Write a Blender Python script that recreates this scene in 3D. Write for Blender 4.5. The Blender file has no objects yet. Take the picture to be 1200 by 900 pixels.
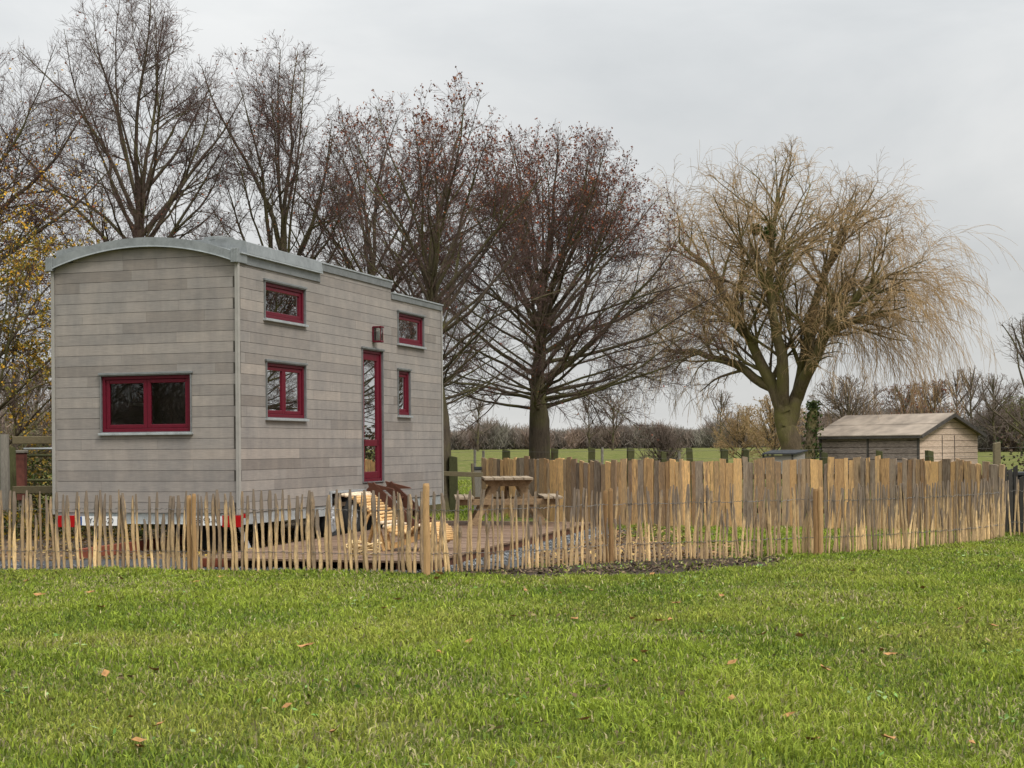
import bpy, math, random
import numpy as np
from mathutils import Vector, Matrix
R = math.radians
random.seed(7)
rng = np.random.default_rng(11)
scn = bpy.context.scene
COL = scn.collection
# ------------------------------------------------------------------ camera
H, F, ROLL = 1.345, 1800.0, 0.008
cr, sr = math.cos(ROLL), math.sin(ROLL)
def ab(px, py):
    u, v = px-600.0, 525.0-py
    return u*cr+v*sr, -u*sr+v*cr
def gp(px, py, z=0.0):                       # point seen at (px,py) lying at height z
    a, b = ab(px, py); D = (z-H)/b*F
    return Vector((a*D/F, D, z))
def gd(px, py, D):                           # point seen at (px,py) at distance D
    a, b = ab(px, py)
    return Vector((a*D/F, D, H+b*D/F))
cam = bpy.data.objects.new('camera', bpy.data.cameras.new('camera'))
COL.objects.link(cam)
cam.data.sensor_width = 36; cam.data.lens = F/1200*36
cam.data.shift_y = 75/1200
cam.data.clip_start = .1; cam.data.clip_end = 5000
cam.matrix_world = Matrix.Translation((0, 0, H)) @ Matrix.Rotation(R(90), 4, 'X') @ Matrix.Rotation(-ROLL, 4, 'Z')
scn.camera = cam

# ------------------------------------------------------------------ materials
def newmat(name):
    m = bpy.data.materials.new(name); m.use_nodes = True
    nt = m.node_tree; b = nt.nodes['Principled BSDF']
    b.inputs['Specular IOR Level'].default_value = .2
    return m, nt, b
def N(nt, t, **kw):
    n = nt.nodes.new(t)
    for k, v in kw.items():
        if k in n.inputs: n.inputs[k].default_value = v
        else: setattr(n, k, v)
    return n
def L(nt, a, b): nt.links.new(a, b)
def ramp(nt, fac, stops):
    r = nt.nodes.new('ShaderNodeValToRGB'); e = r.color_ramp.elements
    while len(e) < len(stops): e.new(.5)
    for i, (p, c) in enumerate(stops):
        e[i].position = p; e[i].color = (*c, 1)
    L(nt, fac, r.inputs[0]); return r.outputs[0]
def noise(nt, scale, detail=4, vec=None, rough=.55, dist=0.0):
    n = N(nt, 'ShaderNodeTexNoise'); n.inputs['Scale'].default_value = scale
    n.inputs['Detail'].default_value = detail; n.inputs['Roughness'].default_value = rough
    n.inputs['Distortion'].default_value = dist
    if vec is not None: L(nt, vec, n.inputs['Vector'])
    return n.outputs['Fac']
def coords(nt, scale=(1, 1, 1), kind='Object'):
    tc = N(nt, 'ShaderNodeTexCoord'); mp = N(nt, 'ShaderNodeMapping')
    mp.inputs['Scale'].default_value = scale
    L(nt, tc.outputs[kind], mp.inputs['Vector']); return mp.outputs[0]
def mixc(nt, fac, a, b, mode='MIX'):
    m = N(nt, 'ShaderNodeMix'); m.data_type = 'RGBA'; m.blend_type = mode
    def put(s, v):
        if isinstance(v, (tuple, list)): s.default_value = (*v, 1)
        elif isinstance(v, (int, float)): s.default_value = v
        else: L(nt, v, s)
    put(m.inputs[0], fac); put(m.inputs[6], a); put(m.inputs[7], b)
    return m.outputs[2]
def math_(nt, op, a, b=0.0):
    m = N(nt, 'ShaderNodeMath'); m.operation = op
    for i, v in enumerate((a, b)):
        if isinstance(v, (int, float)): m.inputs[i].default_value = v
        else: L(nt, v, m.inputs[i])
    return m.outputs[0]
def bump(nt, b, h, s=.3, d=.01):
    n = N(nt, 'ShaderNodeBump'); n.inputs['Strength'].default_value = s
    n.inputs['Distance'].default_value = d
    L(nt, h, n.inputs['Height']); L(nt, n.outputs[0], b.inputs['Normal'])
def objrand(nt): return N(nt, 'ShaderNodeObjectInfo').outputs['Random']

def plain(name, col, rough=.6, metal=0.0, var=.25, scale=6.0):
    m, nt, b = newmat(name)
    f = noise(nt, scale, 5, coords(nt))
    c = ramp(nt, f, [(.3, tuple(x*(1-var) for x in col)), (.7, tuple(min(1, x*(1+var)) for x in col))])
    L(nt, c, b.inputs['Base Color']); b.inputs['Roughness'].default_value = rough
    b.inputs['Metallic'].default_value = metal
    return m
def wood(name, stops, grain=(14, 14, 1.2), rough=.8, rnd=.6, knots=True, bs=.4, grey=None):
    """weathered wood: per-piece tone from the object random number, grain stretched along z"""
    m, nt, b = newmat(name)
    v = coords(nt, grain)
    rr = objrand(nt)
    add = N(nt, 'ShaderNodeVectorMath'); add.operation = 'ADD'
    cb = N(nt, 'ShaderNodeCombineXYZ')
    for i, k in enumerate((37., 53., 91.)): L(nt, math_(nt, 'MULTIPLY', rr, k), cb.inputs[i])
    L(nt, v, add.inputs[0]); L(nt, cb.outputs[0], add.inputs[1]); v = add.outputs[0]
    g = noise(nt, 3.0, 8, v, .7, .6)
    f = math_(nt, 'ADD', math_(nt, 'MULTIPLY', rr, rnd), math_(nt, 'MULTIPLY', g, 1.0-rnd))
    c = ramp(nt, f, stops)
    g2 = noise(nt, 9.0, 6, v, .7)
    c = mixc(nt, 1.0, c, ramp(nt, g2, [(.3, (.62, .60, .58)), (.6, (1.12, 1.1, 1.05))]), 'MULTIPLY')
    if grey:      # bark left on the upper part of each split stake, peeled and pale below
        sz = N(nt, 'ShaderNodeSeparateXYZ'); L(nt, coords(nt), sz.inputs[0])
        lo = math_(nt, 'ADD', math_(nt, 'MULTIPLY', noise(nt, 1.4, 5, v, .65), .9), math_(nt, 'MULTIPLY', sz.outputs[2], .42))
        lo = math_(nt, 'ADD', lo, math_(nt, 'MULTIPLY', rr, .22))
        c = mixc(nt, ramp(nt, lo, [(.80, (0, 0, 0)), (.90, (1, 1, 1))]), c, grey)
    if knots:
        vo = N(nt, 'ShaderNodeTexVoronoi'); vo.inputs['Scale'].default_value = .55; L(nt, v, vo.inputs['Vector'])
        c = mixc(nt, ramp(nt, vo.outputs['Distance'], [(.06, (1, 1, 1)), (.16, (0, 0, 0))]), c, (.045, .03, .018))
    L(nt, c, b.inputs['Base Color']); b.inputs['Roughness'].default_value = rough
    bump(nt, b, g2, bs, .006)
    return m

def m_cladding():
    m, nt, b = newmat('cladding')
    at = N(nt, 'ShaderNodeAttribute'); at.attribute_name = 'tint'
    c = ramp(nt, at.outputs['Fac'], [(0, (.165, .143, .128)), (.28, (.212, .190, .174)), (.5, (.24, .220, .205)),
                                     (.75, (.272, .243, .220)), (.93, (.30, .26, .23)), (1, (.34, .28, .235))])
    v = coords(nt, (1.5, 1.5, 22))
    g = noise(nt, 4, 7, v, .65)
    c = mixc(nt, 1.0, c, ramp(nt, g, [(.3, (.93, .93, .93)), (.7, (1.2, 1.2, 1.19))]), 'MULTIPLY')
    sk = noise(nt, 3.0, 6, coords(nt, (2.2, 2.2, .35)), .6)
    c = mixc(nt, 1.0, c, ramp(nt, sk, [(.3, (.90, .90, .91)), (.6, (1.03, 1.03, 1.02))]), 'MULTIPLY')
    bl = noise(nt, 2.6, 5, coords(nt, (1, 1, 1)), .6)
    c = mixc(nt, 1.0, c, ramp(nt, bl, [(.32, (.86, .87, .88)), (.66, (1.08, 1.06, 1.03))]), 'MULTIPLY')
    L(nt, c, b.inputs['Base Color']); b.inputs['Roughness'].default_value = .75
    bump(nt, b, g, .25, .003)
    return m
def m_zinc(name, col, rough=.42):
    m, nt, b = newmat(name)
    g = noise(nt, 5, 8, coords(nt), .75, .5)
    c = ramp(nt, g, [(.28, tuple(x*.68 for x in col)), (.5, col), (.72, tuple(min(1, x*1.25) for x in col))])
    L(nt, c, b.inputs['Base Color']); b.inputs['Metallic'].default_value = .55
    b.inputs['Roughness'].default_value = rough
    bump(nt, b, noise(nt, 2.5, 3, coords(nt)), .15, .01)
    return m
def m_glass():
    m = bpy.data.materials.new('window_glass'); m.use_nodes = True; nt = m.node_tree
    for n in list(nt.nodes): nt.nodes.remove(n)
    out = N(nt, 'ShaderNodeOutputMaterial'); fr = N(nt, 'ShaderNodeFresnel'); fr.inputs['IOR'].default_value = 1.62
    t = N(nt, 'ShaderNodeBsdfTransparent'); t.inputs[0].default_value = (.90, .92, .91, 1)
    g = N(nt, 'ShaderNodeBsdfGlossy'); g.inputs['Roughness'].default_value = .01
    mx = N(nt, 'ShaderNodeMixShader'); L(nt, fr.outputs[0], mx.inputs[0]); L(nt, t.outputs[0], mx.inputs[1]); L(nt, g.outputs[0], mx.inputs[2])
    L(nt, mx.outputs[0], out.inputs[0]); return m
def m_attr(name, rough=.8, transl=0.0):
    """colour carried per piece in a colour attribute"""
    m, nt, b = newmat(name)
    at = N(nt, 'ShaderNodeAttribute'); at.attribute_name = 'col'
    b.inputs['Specular IOR Level'].default_value = .1
    L(nt, at.outputs['Color'], b.inputs['Base Color']); b.inputs['Roughness'].default_value = rough
    if transl:
        tr = N(nt, 'ShaderNodeBsdfTranslucent'); L(nt, at.outputs['Color'], tr.inputs[0])
        mx = N(nt, 'ShaderNodeMixShader'); mx.inputs[0].default_value = transl
        out = nt.nodes['Material Output']
        L(nt, b.outputs[0], mx.inputs[1]); L(nt, tr.outputs[0], mx.inputs[2]); L(nt, mx.outputs[0], out.inputs[0])
    return m
def m_bark(name, base, moss, k=.5):
    m, nt, b = newmat(name)
    v = coords(nt, (7, 7, 1.6))
    g = noise(nt, 2.2, 8, v, .7, .8)
    c = ramp(nt, g, [(.3, tuple(x*.5 for x in base)), (.6, tuple(x*1.25 for x in base))])
    mo = noise(nt, .9, 5, coords(nt), .6)
    c = mixc(nt, ramp(nt, mo, [(k-.08, (0, 0, 0)), (k+.1, (1, 1, 1))]), c, mixc(nt, g, tuple(x*.6 for x in moss), tuple(x*1.3 for x in moss)))
    L(nt, c, b.inputs['Base Color']); b.inputs['Roughness'].default_value = .9
    bump(nt, b, g, .8, .03)
    return m
def m_ground():
    m, nt, b = newmat('grass_ground')
    v = coords(nt)
    a = noise(nt, .35, 6, v, .6); d = noise(nt, 9, 8, v, .75)
    v2 = coords(nt, (1, .22, 1))
    e = noise(nt, 1.6, 7, v2, .7)
    c = ramp(nt, a, [(.3, (.055, .078, .022)), (.5, (.09, .112, .034)), (.7, (.14, .142, .05))])
    c = mixc(nt, ramp(nt, e, [(.42, (0, 0, 0)), (.68, (1, 1, 1))]), c, (.17, .15, .075))
    c = mixc(nt, 1.0, c, ramp(nt, d, [(.3, (.45, .42, .4)), (.62, (1.2, 1.2, 1.1))]), 'MULTIPLY')
    L(nt, c, b.inputs['Base Color']); b.inputs['Roughness'].default_value = 1; b.inputs['Specular IOR Level'].default_value = 0
    bump(nt, b, d, .8, .05)
    return m
def m_soil(name, c0, c1, scale=14):
    m, nt, b = newmat(name)
    v = coords(nt); g = noise(nt, scale, 9, v, .75); h = noise(nt, scale*.2, 4, v, .6)
    c = ramp(nt, math_(nt, 'MULTIPLY_ADD', g, .7), [(.2, c0), (.62, c1)])
    c = ramp(nt, math_(nt, 'ADD', math_(nt, 'MULTIPLY', g, .65), math_(nt, 'MULTIPLY', h, .35)), [(.35, c0), (.65, c1)])
    L(nt, c, b.inputs['Base Color']); b.inputs['Roughness'].default_value = .95
    bump(nt, b, g, 1.0, .05)
    return m

MAT = dict(
    clad=m_cladding(), zinc=m_zinc('zinc_sheet', (.27, .285, .285)), zincL=m_zinc('pale_metal_edge', (.45, .48, .49), .35),
    zincD=m_zinc('grey_metal_trim', (.22, .23, .23), .5), trim=plain('corner_trim', (.29, .275, .25), .5, 0, .1),
    red=plain('wine_red_paint', (.105, .007, .017), .38, 0, .12, 30), glass=m_glass(),
    inner=plain('interior_dark_wood', (.10, .07, .045), .7), innerw=plain('interior_pale_panel', (.5, .46, .4), .7),
    groove=plain('groove_backing', (.07, .062, .052), .9), galv=m_zinc('galvanised_steel', (.5, .53, .54), .45),
    black=plain('black_rubber', (.018, .018, .018), .75), hub=m_zinc('wheel_metal', (.6, .6, .6), .3),
    redlens=plain('red_lens', (.35, .008, .01), .2, 0, .1), white=plain('white_plastic', (.72, .72, .70), .4, 0, .05),
    blue=plain('blue_strip', (.01, .06, .22), .4, 0, .05), ink=plain('black_ink', (.015, .015, .015), .5, 0, .05),
    deck=wood('deck_wood', [(0, (.10, .06, .038)), (.5, (.17, .11, .075)), (1, (.27, .19, .135))], (1.5, 16, 16), .55, .55),
    deckend=plain('deck_end_red', (.20, .06, .035), .7, 0, .4),
    stair=wood('stair_wood', [(0, (.06, .025, .016)), (1, (.14, .06, .038))], (3, 12, 12), .5),
    plank=wood('plank_wood', [(.12, (.12, .085, .06)), (.22, (.30, .24, .185)), (.3, (.22, .135, .075)), (.40, (.50, .31, .145)), (.47, (.23, .16, .10)), (.56, (.66, .41, .18)), (.66, (.38, .27, .165)), (.76, (.24, .16, .10)), (.84, (.80, .50, .22))], (14, 14, 1.4), .85, .72, True, .5),
    picket=wood('split_chestnut', [(.15, (.16, .12, .09)), (.3, (.30, .215, .135)), (.45, (.54, .38, .20)), (.6, (.36, .26, .155)), (.75, (.80, .57, .30))], (20, 20, 2.0), .85, .55, False, .6, (.175, .135, .10)),
    postw=wood('peeled_post', [(.2, (.22, .13, .06)), (.8, (.46, .29, .14))], (18, 18, 1.2), .75, .5, True, .6),
    table=wood('table_wood', [(0, (.17, .115, .065)), (1, (.29, .20, .12))], (3, 9, 3), .75),
    tabletop=wood('weathered_top', [(0, (.20, .155, .11)), (1, (.33, .27, .20))], (9, 2, 9), .7, .3, False),
    lounge=wood('fresh_split_wood', [(0, (.42, .24, .09)), (.5, (.55, .34, .15)), (1, (.68, .48, .26))], (8, 3, 8), .7, .6, False, .5),
    pale=plain('pale_sapwood', (.58, .46, .33), .7, 0, .25, 18),
    oldpost=wood('mossy_post', [(0, (.03, .032, .018)), (.5, (.065, .068, .03)), (1, (.10, .10, .045))], (10, 10, 2), .95, .4),
    rail=wood('old_rail', [(0, (.10, .085, .05)), (1, (.18, .15, .095))], (1.5, 12, 12), .9, .4),
    greypost=wood('grey_post', [(0, (.13, .12, .10)), (1, (.24, .225, .20))], (12, 12, 1.4), .9, .4),
    shedside=wood('shed_grey_boards', [(.3, (.12, .095, .085)), (.7, (.42, .35, .31))], (2.2, 2.2, 14), .85, .1, True),
    shedgable=wood('shed_pale_boards', [(.3, (.34, .24, .18)), (.7, (.72, .58, .47))], (2.2, 2.2, 18), .85, .1, False),
    shedroof=plain('shed_roofing', (.27, .225, .18), .9, 0, .3, 2.2), darktrim=plain('dark_trim', (.07, .062, .055), .8, 0, .3),
    coop=wood('coop_grey', [(0, (.17, .16, .15)), (1, (.32, .30, .28))], (2, 2, 14), .85, .1, False), felt=plain('roofing_felt', (.035, .037, .04), .85),
    darkgate=wood('dark_gate_wood', [(0, (.018, .018, .018)), (1, (.06, .055, .05))], (12, 12, 1.5), .9, .5),
    wire=plain('old_wire', (.16, .15, .14), .6, .5), bark=m_bark('linden_bark', (.072, .055, .04), (.10, .092, .035), .52),
    barkW=m_bark('willow_bark', (.12, .09, .055), (.13, .115, .04), .5), ground=m_ground(),
    soil=m_soil('dark_soil', (.022, .016, .012), (.085, .06, .042)), mulch=m_soil('leaf_mulch_soil', (.04, .03, .02), (.20, .15, .105), 20),
    gravel=m_soil('gravel_bed', (.04, .042, .043), (.14, .142, .142), 34), grass=m_attr('grass_blades', .6, .3), tinted=m_attr('tinted_bits', .8, .15),
    stone=m_attr('stones', .9), rusty=plain('rusty_red_metal', (.10, .035, .025), .8, 0, .5), rope=plain('straw_rope', (.52, .38, .2), .9, 0, .3, 30),
    twig=plain('linden_twigs', (.085, .052, .043), .85, 0, .35, 2), twigW=plain('willow_twigs', (.32, .215, .105), .8, 0, .3, 1.5),
    twigF=plain('far_twigs', (.17, .13, .105), .9, 0, .35, .5), hill=m_soil('far_hill', (.11, .10, .085), (.18, .155, .13), .25),
)

# ------------------------------------------------------------------ mesh helpers
def link(name, me, mat, parent=None, loc=None):
    o = bpy.data.objects.new(name, me); COL.objects.link(o)
    if mat is not None: me.materials.append(mat)
    if parent is not None: o.parent = parent
    if loc is not None: o.location = loc
    return o
def tag(o, label, cat, group=None):
    o['label'] = label; o['category'] = cat
    if group: o['group'] = group
    return o
def kind(o, k): o['kind'] = k; return o
def empty(name, loc, rz=0.0):
    o = bpy.data.objects.new(name, None); COL.objects.link(o); o.location = loc
    o.rotation_euler = (0, 0, rz); o.empty_display_size = .2; return o
class MB:
    def __init__(s): s.v = []; s.f = []; s.t = []
    def poly(s, pts, t=.5):
        n = len(s.v); s.v += [tuple(p) for p in pts]; s.f.append(tuple(range(n, n+len(pts)))); s.t.append(t)
    def hexa(s, p, t=.5):                    # 8 points: 4 bottom, 4 top
        n = len(s.v); s.v += [tuple(q) for q in p]
        for q in ((0, 3, 2, 1), (4, 5, 6, 7), (0, 1, 5, 4), (1, 2, 6, 5), (2, 3, 7, 6), (3, 0, 4, 7)):
            s.f.append(tuple(n+i for i in q)); s.t.append(t)
    def box(s, x0, x1, y0, y1, z0, z1, t=.5):
        s.hexa([(x0, y0, z0), (x1, y0, z0), (x1, y1, z0), (x0, y1, z0), (x0, y0, z1), (x1, y0, z1), (x1, y1, z1), (x0, y1, z1)], t)
    def bar(s, a, b, w, h, t=.5, up=(0, 0, 1)):   # rectangular bar from a to b
        a, b = Vector(a), Vector(b); d = (b-a).normalized(); u = Vector(up)
        x = d.cross(u).normalized(); y = x.cross(d).normalized()
        c = [(-w/2, -h/2), (w/2, -h/2), (w/2, h/2), (-w/2, h/2)]
        s.hexa([a+x*i+y*j for i, j in c]+[b+x*i+y*j for i, j in c], t)
    def tube(s, pts, rad, k=8, caps=True, t=.5, sq=1.0):
        pts = [Vector(p) for p in pts]; n0 = len(s.v); m = len(pts)
        if not hasattr(rad, '__len__'): rad = [rad]*m
        u = None
        for i, p in enumerate(pts):
            d = (pts[min(i+1, m-1)]-pts[max(i-1, 0)]).normalized()
            if u is None: u = d.orthogonal().normalized()
            u = (u-d*u.dot(d)).normalized(); w = d.cross(u)
            for j in range(k):
                a = 2*math.pi*j/k; q = p+(u*math.cos(a)+w*math.sin(a)*sq)*rad[i]; s.v.append(tuple(q))
        for i in range(m-1):
            for j in range(k):
                a, b = n0+i*k+j, n0+i*k+(j+1) % k
                s.f.append((a, b, b+k, a+k)); s.t.append(t)
        if caps:
            s.f.append(tuple(n0+j for j in reversed(range(k)))); s.t.append(t)
            s.f.append(tuple(n0+(m-1)*k+j for j in range(k))); s.t.append(t)
    def mesh(s, name):
        me = bpy.data.meshes.new(name); me.from_pydata(s.v, [], s.f); me.update()
        at = me.attributes.new('tint', 'FLOAT', 'FACE'); at.data.foreach_set('value', s.t)
        return me
    def build(s, name, mat, parent=None, bev=0.0, smooth=False, loc=None):
        me = s.mesh(name)
        if smooth: me.polygons.foreach_set('use_smooth', [True]*len(me.polygons))
        o = link(name, me, mat, parent, loc)
        if bev:
            m = o.modifiers.new('bevel', 'BEVEL'); m.width = bev; m.segments = 2; m.limit_method = 'ANGLE'
        return o
def np_mesh(name, V, faces, col=None, smooth=False):
    """V (n,3); faces: list of int arrays (m,k)"""
    me = bpy.data.meshes.new(name)
    me.vertices.add(len(V)); me.vertices.foreach_set('co', np.ascontiguousarray(V, dtype=np.float32).ravel())
    li = np.concatenate([f.ravel() for f in faces]).astype(np.int32)
    tot = np.concatenate([np.full(len(f), f.shape[1], np.int32) for f in faces])
    st = np.concatenate([[0], np.cumsum(tot)[:-1]]).astype(np.int32)
    me.loops.add(len(li)); me.loops.foreach_set('vertex_index', li)
    me.polygons.add(len(tot)); me.polygons.foreach_set('loop_start', st)
    if smooth: me.polygons.foreach_set('use_smooth', np.ones(len(tot), dtype=bool))
    me.update(calc_edges=True)
    if col is not None:
        at = me.color_attributes.new('col', 'FLOAT_COLOR', 'POINT')
        c = np.ones((len(V), 4), np.float32); c[:, :3] = col; at.data.foreach_set('color', c.ravel())
    return me
def vnoise(x, y, sc, seed=0):
    r = np.random.default_rng(seed); g = r.random((64, 64))
    x = np.asarray(x)*sc+13.7; y = np.asarray(y)*sc+7.3
    i = np.floor(x).astype(int); j = np.floor(y).astype(int); fx = x-i; fy = y-j
    fx = fx*fx*(3-2*fx); fy = fy*fy*(3-2*fy)
    G = lambda a, b: g[a % 64, b % 64]
    return (G(i, j)*(1-fx)+G(i+1, j)*fx)*(1-fy)+(G(i, j+1)*(1-fx)+G(i+1, j+1)*fx)*fy
def copy_tree(o, parent=None):
    c = o.copy(); COL.objects.link(c)
    if parent is not None: c.parent = parent
    for ch in list(o.children): copy_tree(ch, c)
    return c

# ------------------------------------------------------------------ ground
def gz(y): return np.clip((np.asarray(y, float)-60)/600, 0, 1)*.9
ys = np.concatenate([np.linspace(-60, 60, 60), np.geomspace(62, 1500, 50)])
xs = np.concatenate([-np.geomspace(40, 1200, 25)[::-1], np.linspace(-38, 38, 60), np.geomspace(40, 1200, 25)])
X, Y = np.meshgrid(xs, ys); Z = gz(Y)
V = np.stack([X.ravel(), Y.ravel(), Z.ravel()], 1); nx = len(xs); ny = len(ys)
I = (np.arange(ny-1)[:, None]*nx+np.arange(nx-1)[None]).ravel()
kind(link('ground', np_mesh('ground', V, [np.stack([I, I+1, I+nx+1, I+nx], 1)], smooth=True), MAT['ground']), 'structure')
def patch(name, outline, z, mat, jag=.1, k=5):
    pts = []
    n = len(outline)
    for i in range(n):
        a, b = Vector(outline[i]), Vector(outline[(i+1) % n])
        m = max(1, int((b-a).length/.22))
        for q in range(m):
            p = a.lerp(b, q/m); pts.append((p.x+random.gauss(0, jag), p.y+random.gauss(0, jag), z))
    mb = MB(); mb.poly(pts); o = mb.build(name, mat); kind(o, 'structure'); return o
def g2(px, py): p = gp(px, py); return (p.x, p.y)
patch('gravel_bed', [g2(-60, 667), g2(110, 666), g2(240, 667), g2(400, 671), g2(520, 673), g2(610, 664), g2(650, 655), g2(705, 618), (1.0, 27.3), (-2.2, 27.3), (-7.6, 21.5), (-7.8, 17.8)], .004, MAT['gravel'], .06)
patch('leaf_mulch', [g2(640, 660), g2(800, 655), g2(850, 650), g2(800, 625), g2(770, 619), g2(690, 614), g2(690, 625), g2(640, 655)], .009, MAT['mulch'], .08)
patch('bare_soil', [g2(560, 674), g2(640, 679), g2(700, 679), g2(820, 674), g2(905, 663), g2(880, 655), g2(800, 655), g2(720, 657), g2(640, 664)], .013, MAT['soil'], .08)
patch('bare_soil', [g2(1095, 641), g2(1160, 636), g2(1180, 639), g2(1120, 646)], .006, MAT['soil'], .05)
patch('leaf_mulch', [(-12, 21.5), (-7.6, 21.2), (-7.2, 18.9), (-3.8, 19.2), (-2.4, 24), (-2.2, 29), (-8, 34), (-14, 33)], .009, MAT['mulch'], .1)

# ------------------------------------------------------------------ tiny house
TH = R(17.6); CX, CY = -3.502, 19.7
W, LEN, ZB, PITCH = 2.756, 7.55, .535, .1385
house = empty('tiny_house', (CX, CY, 0), R(90)-TH)
tag(house, 'grey board clad tiny house on a trailer with wine red windows', 'tiny house')
st, ct = math.sin(TH), math.cos(TH)
def sp(px, py):                              # side wall: distance along it, height
    a, b = ab(px, py); k = a/F; s = (k*CY-CX)/(st-k*ct); return s, H+b*(CY+s*ct)/F
def ep(px, py):                              # end wall: distance left of corner, height
    a, b = ab(px, py); k = a/F; u = (k*CY-CX)/(-ct-k*st); return u, H+b*(CY+u*st)/F
class Wall(MB):
    def __init__(s, side): super().__init__(); s.side = side
    def P(s, p, z, o): return (p, -o, z) if s.side == 'side' else (-o, p, z)
    def wbox(s, p0, p1, z0, z1, o0, o1, t=.5, zt=None):
        za, zb = (z1, z1) if zt is None else zt
        s.hexa([s.P(p0, z0, o0), s.P(p1, z0, o0), s.P(p1, z0, o1), s.P(p0, z0, o1), s.P(p0, za, o0), s.P(p1, zb, o0), s.P(p1, zb, o1), s.P(p0, za, o1)], t)
S1 = sp(374, 310)[0]; S2 = sp(458, 335)[0]
EAVE = 3.77
hw = W/2; sag = .25; AR = (hw*hw+sag*sag)/(2*sag)
def arc(u): return EAVE+sag-AR+math.sqrt(AR*AR-(u-hw)**2)
def side_top(s): return EAVE if s < S1 else (3.93 if s < S2 else 3.77)
def rect(f, l, r, tl, bl):
    p0, z1 = f(l, tl); p1, _ = f(r, tl); _, z0 = f(l, bl)
    return [min(p0, p1), max(p0, p1), z0, z1]
side_open = dict(w1=rect(sp, 309, 357, 328.5, 373), w2=rect(sp, 311, 357.5, 423, 490), w3=rect(sp, 465.5, 496, 365, 402.5),
                 w4=rect(sp, 465.5, 480, 433, 487), door=rect(sp, 423.5, 448, 408, 566))
arch = [sp(386, 577)[0], sp(427, 577)[0], ZB-.01, .735]
end_open = [rect(ep, 118, 224.5, 440, 508)]
left_open = [[1.75, 2.35, 2.0, 2.42], [4.6, 5.3, 1.9, 2.6]]
def clad(side, length, topf, holes, cuts=()):
    w = Wall(side); nrow = int((4.15-ZB)/PITCH)+1
    for r in range(nrow):
        z0, z1 = ZB+r*PITCH, ZB+(r+1)*PITCH-.005
        # random joints
        js = [0.0]; x = -random.random()*1.5
        while x < length:
            x += random.choice([.6, .9, 1.2, 1.6, 2.0, 2.4])*random.uniform(.85, 1.15)
            if .15 < x < length-.15: js.append(x)
        js.append(length)
        zc = sorted({z0, z1, *[h for ho in holes for h in ho[2:4] if z0 < h < z1]})
        for a, b in zip(js[:-1], js[1:]):
            t = min(1, max(0, random.gauss(.46, .15))); off = random.uniform(-.0012, .0012)
            sub = sorted({a, b, *[c for ho in holes for c in ho[0:2] if a < c < b], *[c for c in cuts if a < c < b]})
            if side == 'end' and z1 > EAVE-.02:
                extra = np.arange(a, b, .07); sub = sorted({*sub, *[float(e) for e in extra]})
            for p0, p1 in zip(sub[:-1], sub[1:]):
                if p1-p0 < 1e-4: continue
                for q0, q1 in zip(zc[:-1], zc[1:]):
                    pm, qm = (p0+p1)/2, (q0+q1)/2
                    if any(h[0] < pm < h[1] and h[2] < qm < h[3] for h in holes): continue
                    e = .0018 if p1 in js and p1 < length else 0
                    if side == 'end':
                        ta, tb = min(q1, arc(min(p0, W))), min(q1, arc(min(p1, W)))
                        if min(ta, tb) <= q0+.002: continue
                        w.wbox(p0, p1-e, q0, q1, -.018, off, t, (ta, tb))
                    else:
                        tp = topf(pm)
                        if tp <= q0+.002: continue
                        w.wbox(p0, p1-e, q0, min(q1, tp), -.018, off, t)
    return w
clad('end', W, None, end_open).build('end_wall', MAT['clad'], house)
clad('side', LEN, side_top, list(side_open.values())+[arch], (S1, S2)).build('side_wall', MAT['clad'], house)
# backing shell (dark in the grooves), cell grid round the openings
def shell(side, length, top, holes, o0, o1, extra=()):
    w = Wall(side)
    xc = sorted({0, length, *[h[0] for h in holes], *[h[1] for h in holes], *extra}); zc = sorted({ZB+.01, top, *[h[2] for h in holes], *[h[3] for h in holes]})
    for a, b in zip(xc[:-1], xc[1:]):
        for c, d in zip(zc[:-1], zc[1:]):
            if not any(h[0] < (a+b)/2 < h[1] and h[2] < (c+d)/2 < h[3] for h in holes): w.wbox(a, b, c, d, o0, o1)
    return w
lining = shell('side', LEN, EAVE-.02, list(side_open.values())+[arch], -.07, -.0185)
for a, b in zip(np.linspace(S1, LEN, 2)[:-1], [S2]): lining.wbox(S1, S2, EAVE-.02, 3.92, -.07, -.0185)
e_ = shell('end', W, EAVE-.02, end_open, -.07, -.0185)
m0 = len(lining.v); lining.v += e_.v; lining.f += [tuple(i+m0 for i in f) for f in e_.f]; lining.t += e_.t
for i in range(24):
    a, b = W*i/24, W*(i+1)/24
    lining.hexa([(.0185, a, EAVE-.02), (.07, a, EAVE-.02), (.07, b, EAVE-.02), (.0185, b, EAVE-.02), (.0185, a, arc(a)-.01), (.07, a, arc(a)-.01), (.07, b, arc(b)-.01), (.0185, b, arc(b)-.01)])
lining.build('wall_lining', MAT['groove'], house)
lw = MB()                                    # far long wall with its own openings, and the rear end
xc = sorted({0, LEN, *[h[0] for h in left_open], *[h[1] for h in left_open]}); zc = sorted({ZB, EAVE, *[h[2] for h in left_open], *[h[3] for h in left_open]})
for a, b in zip(xc[:-1], xc[1:]):
    for c, d in zip(zc[:-1], zc[1:]):
        if not any(h[0] < (a+b)/2 < h[1] and h[2] < (c+d)/2 < h[3] for h in left_open): lw.box(a+.001, b, W-.06, W-.001, c, d, .4)
lw.box(LEN-.07, LEN-.001, .07, W-.061, ZB, EAVE)
lw.build('rear_wall', MAT['clad'], house)
fl = MB(); fl.box(.08, LEN-.08, .08, W-.07, ZB-.04, ZB+.02); fl.box(3.3, 3.34, .08, 1.5, ZB+.02, 3.6); fl.box(.1, 2.9, .1, W-.1, 2.62, 2.68)
fl.build('floor', MAT['inner'], house)
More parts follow.
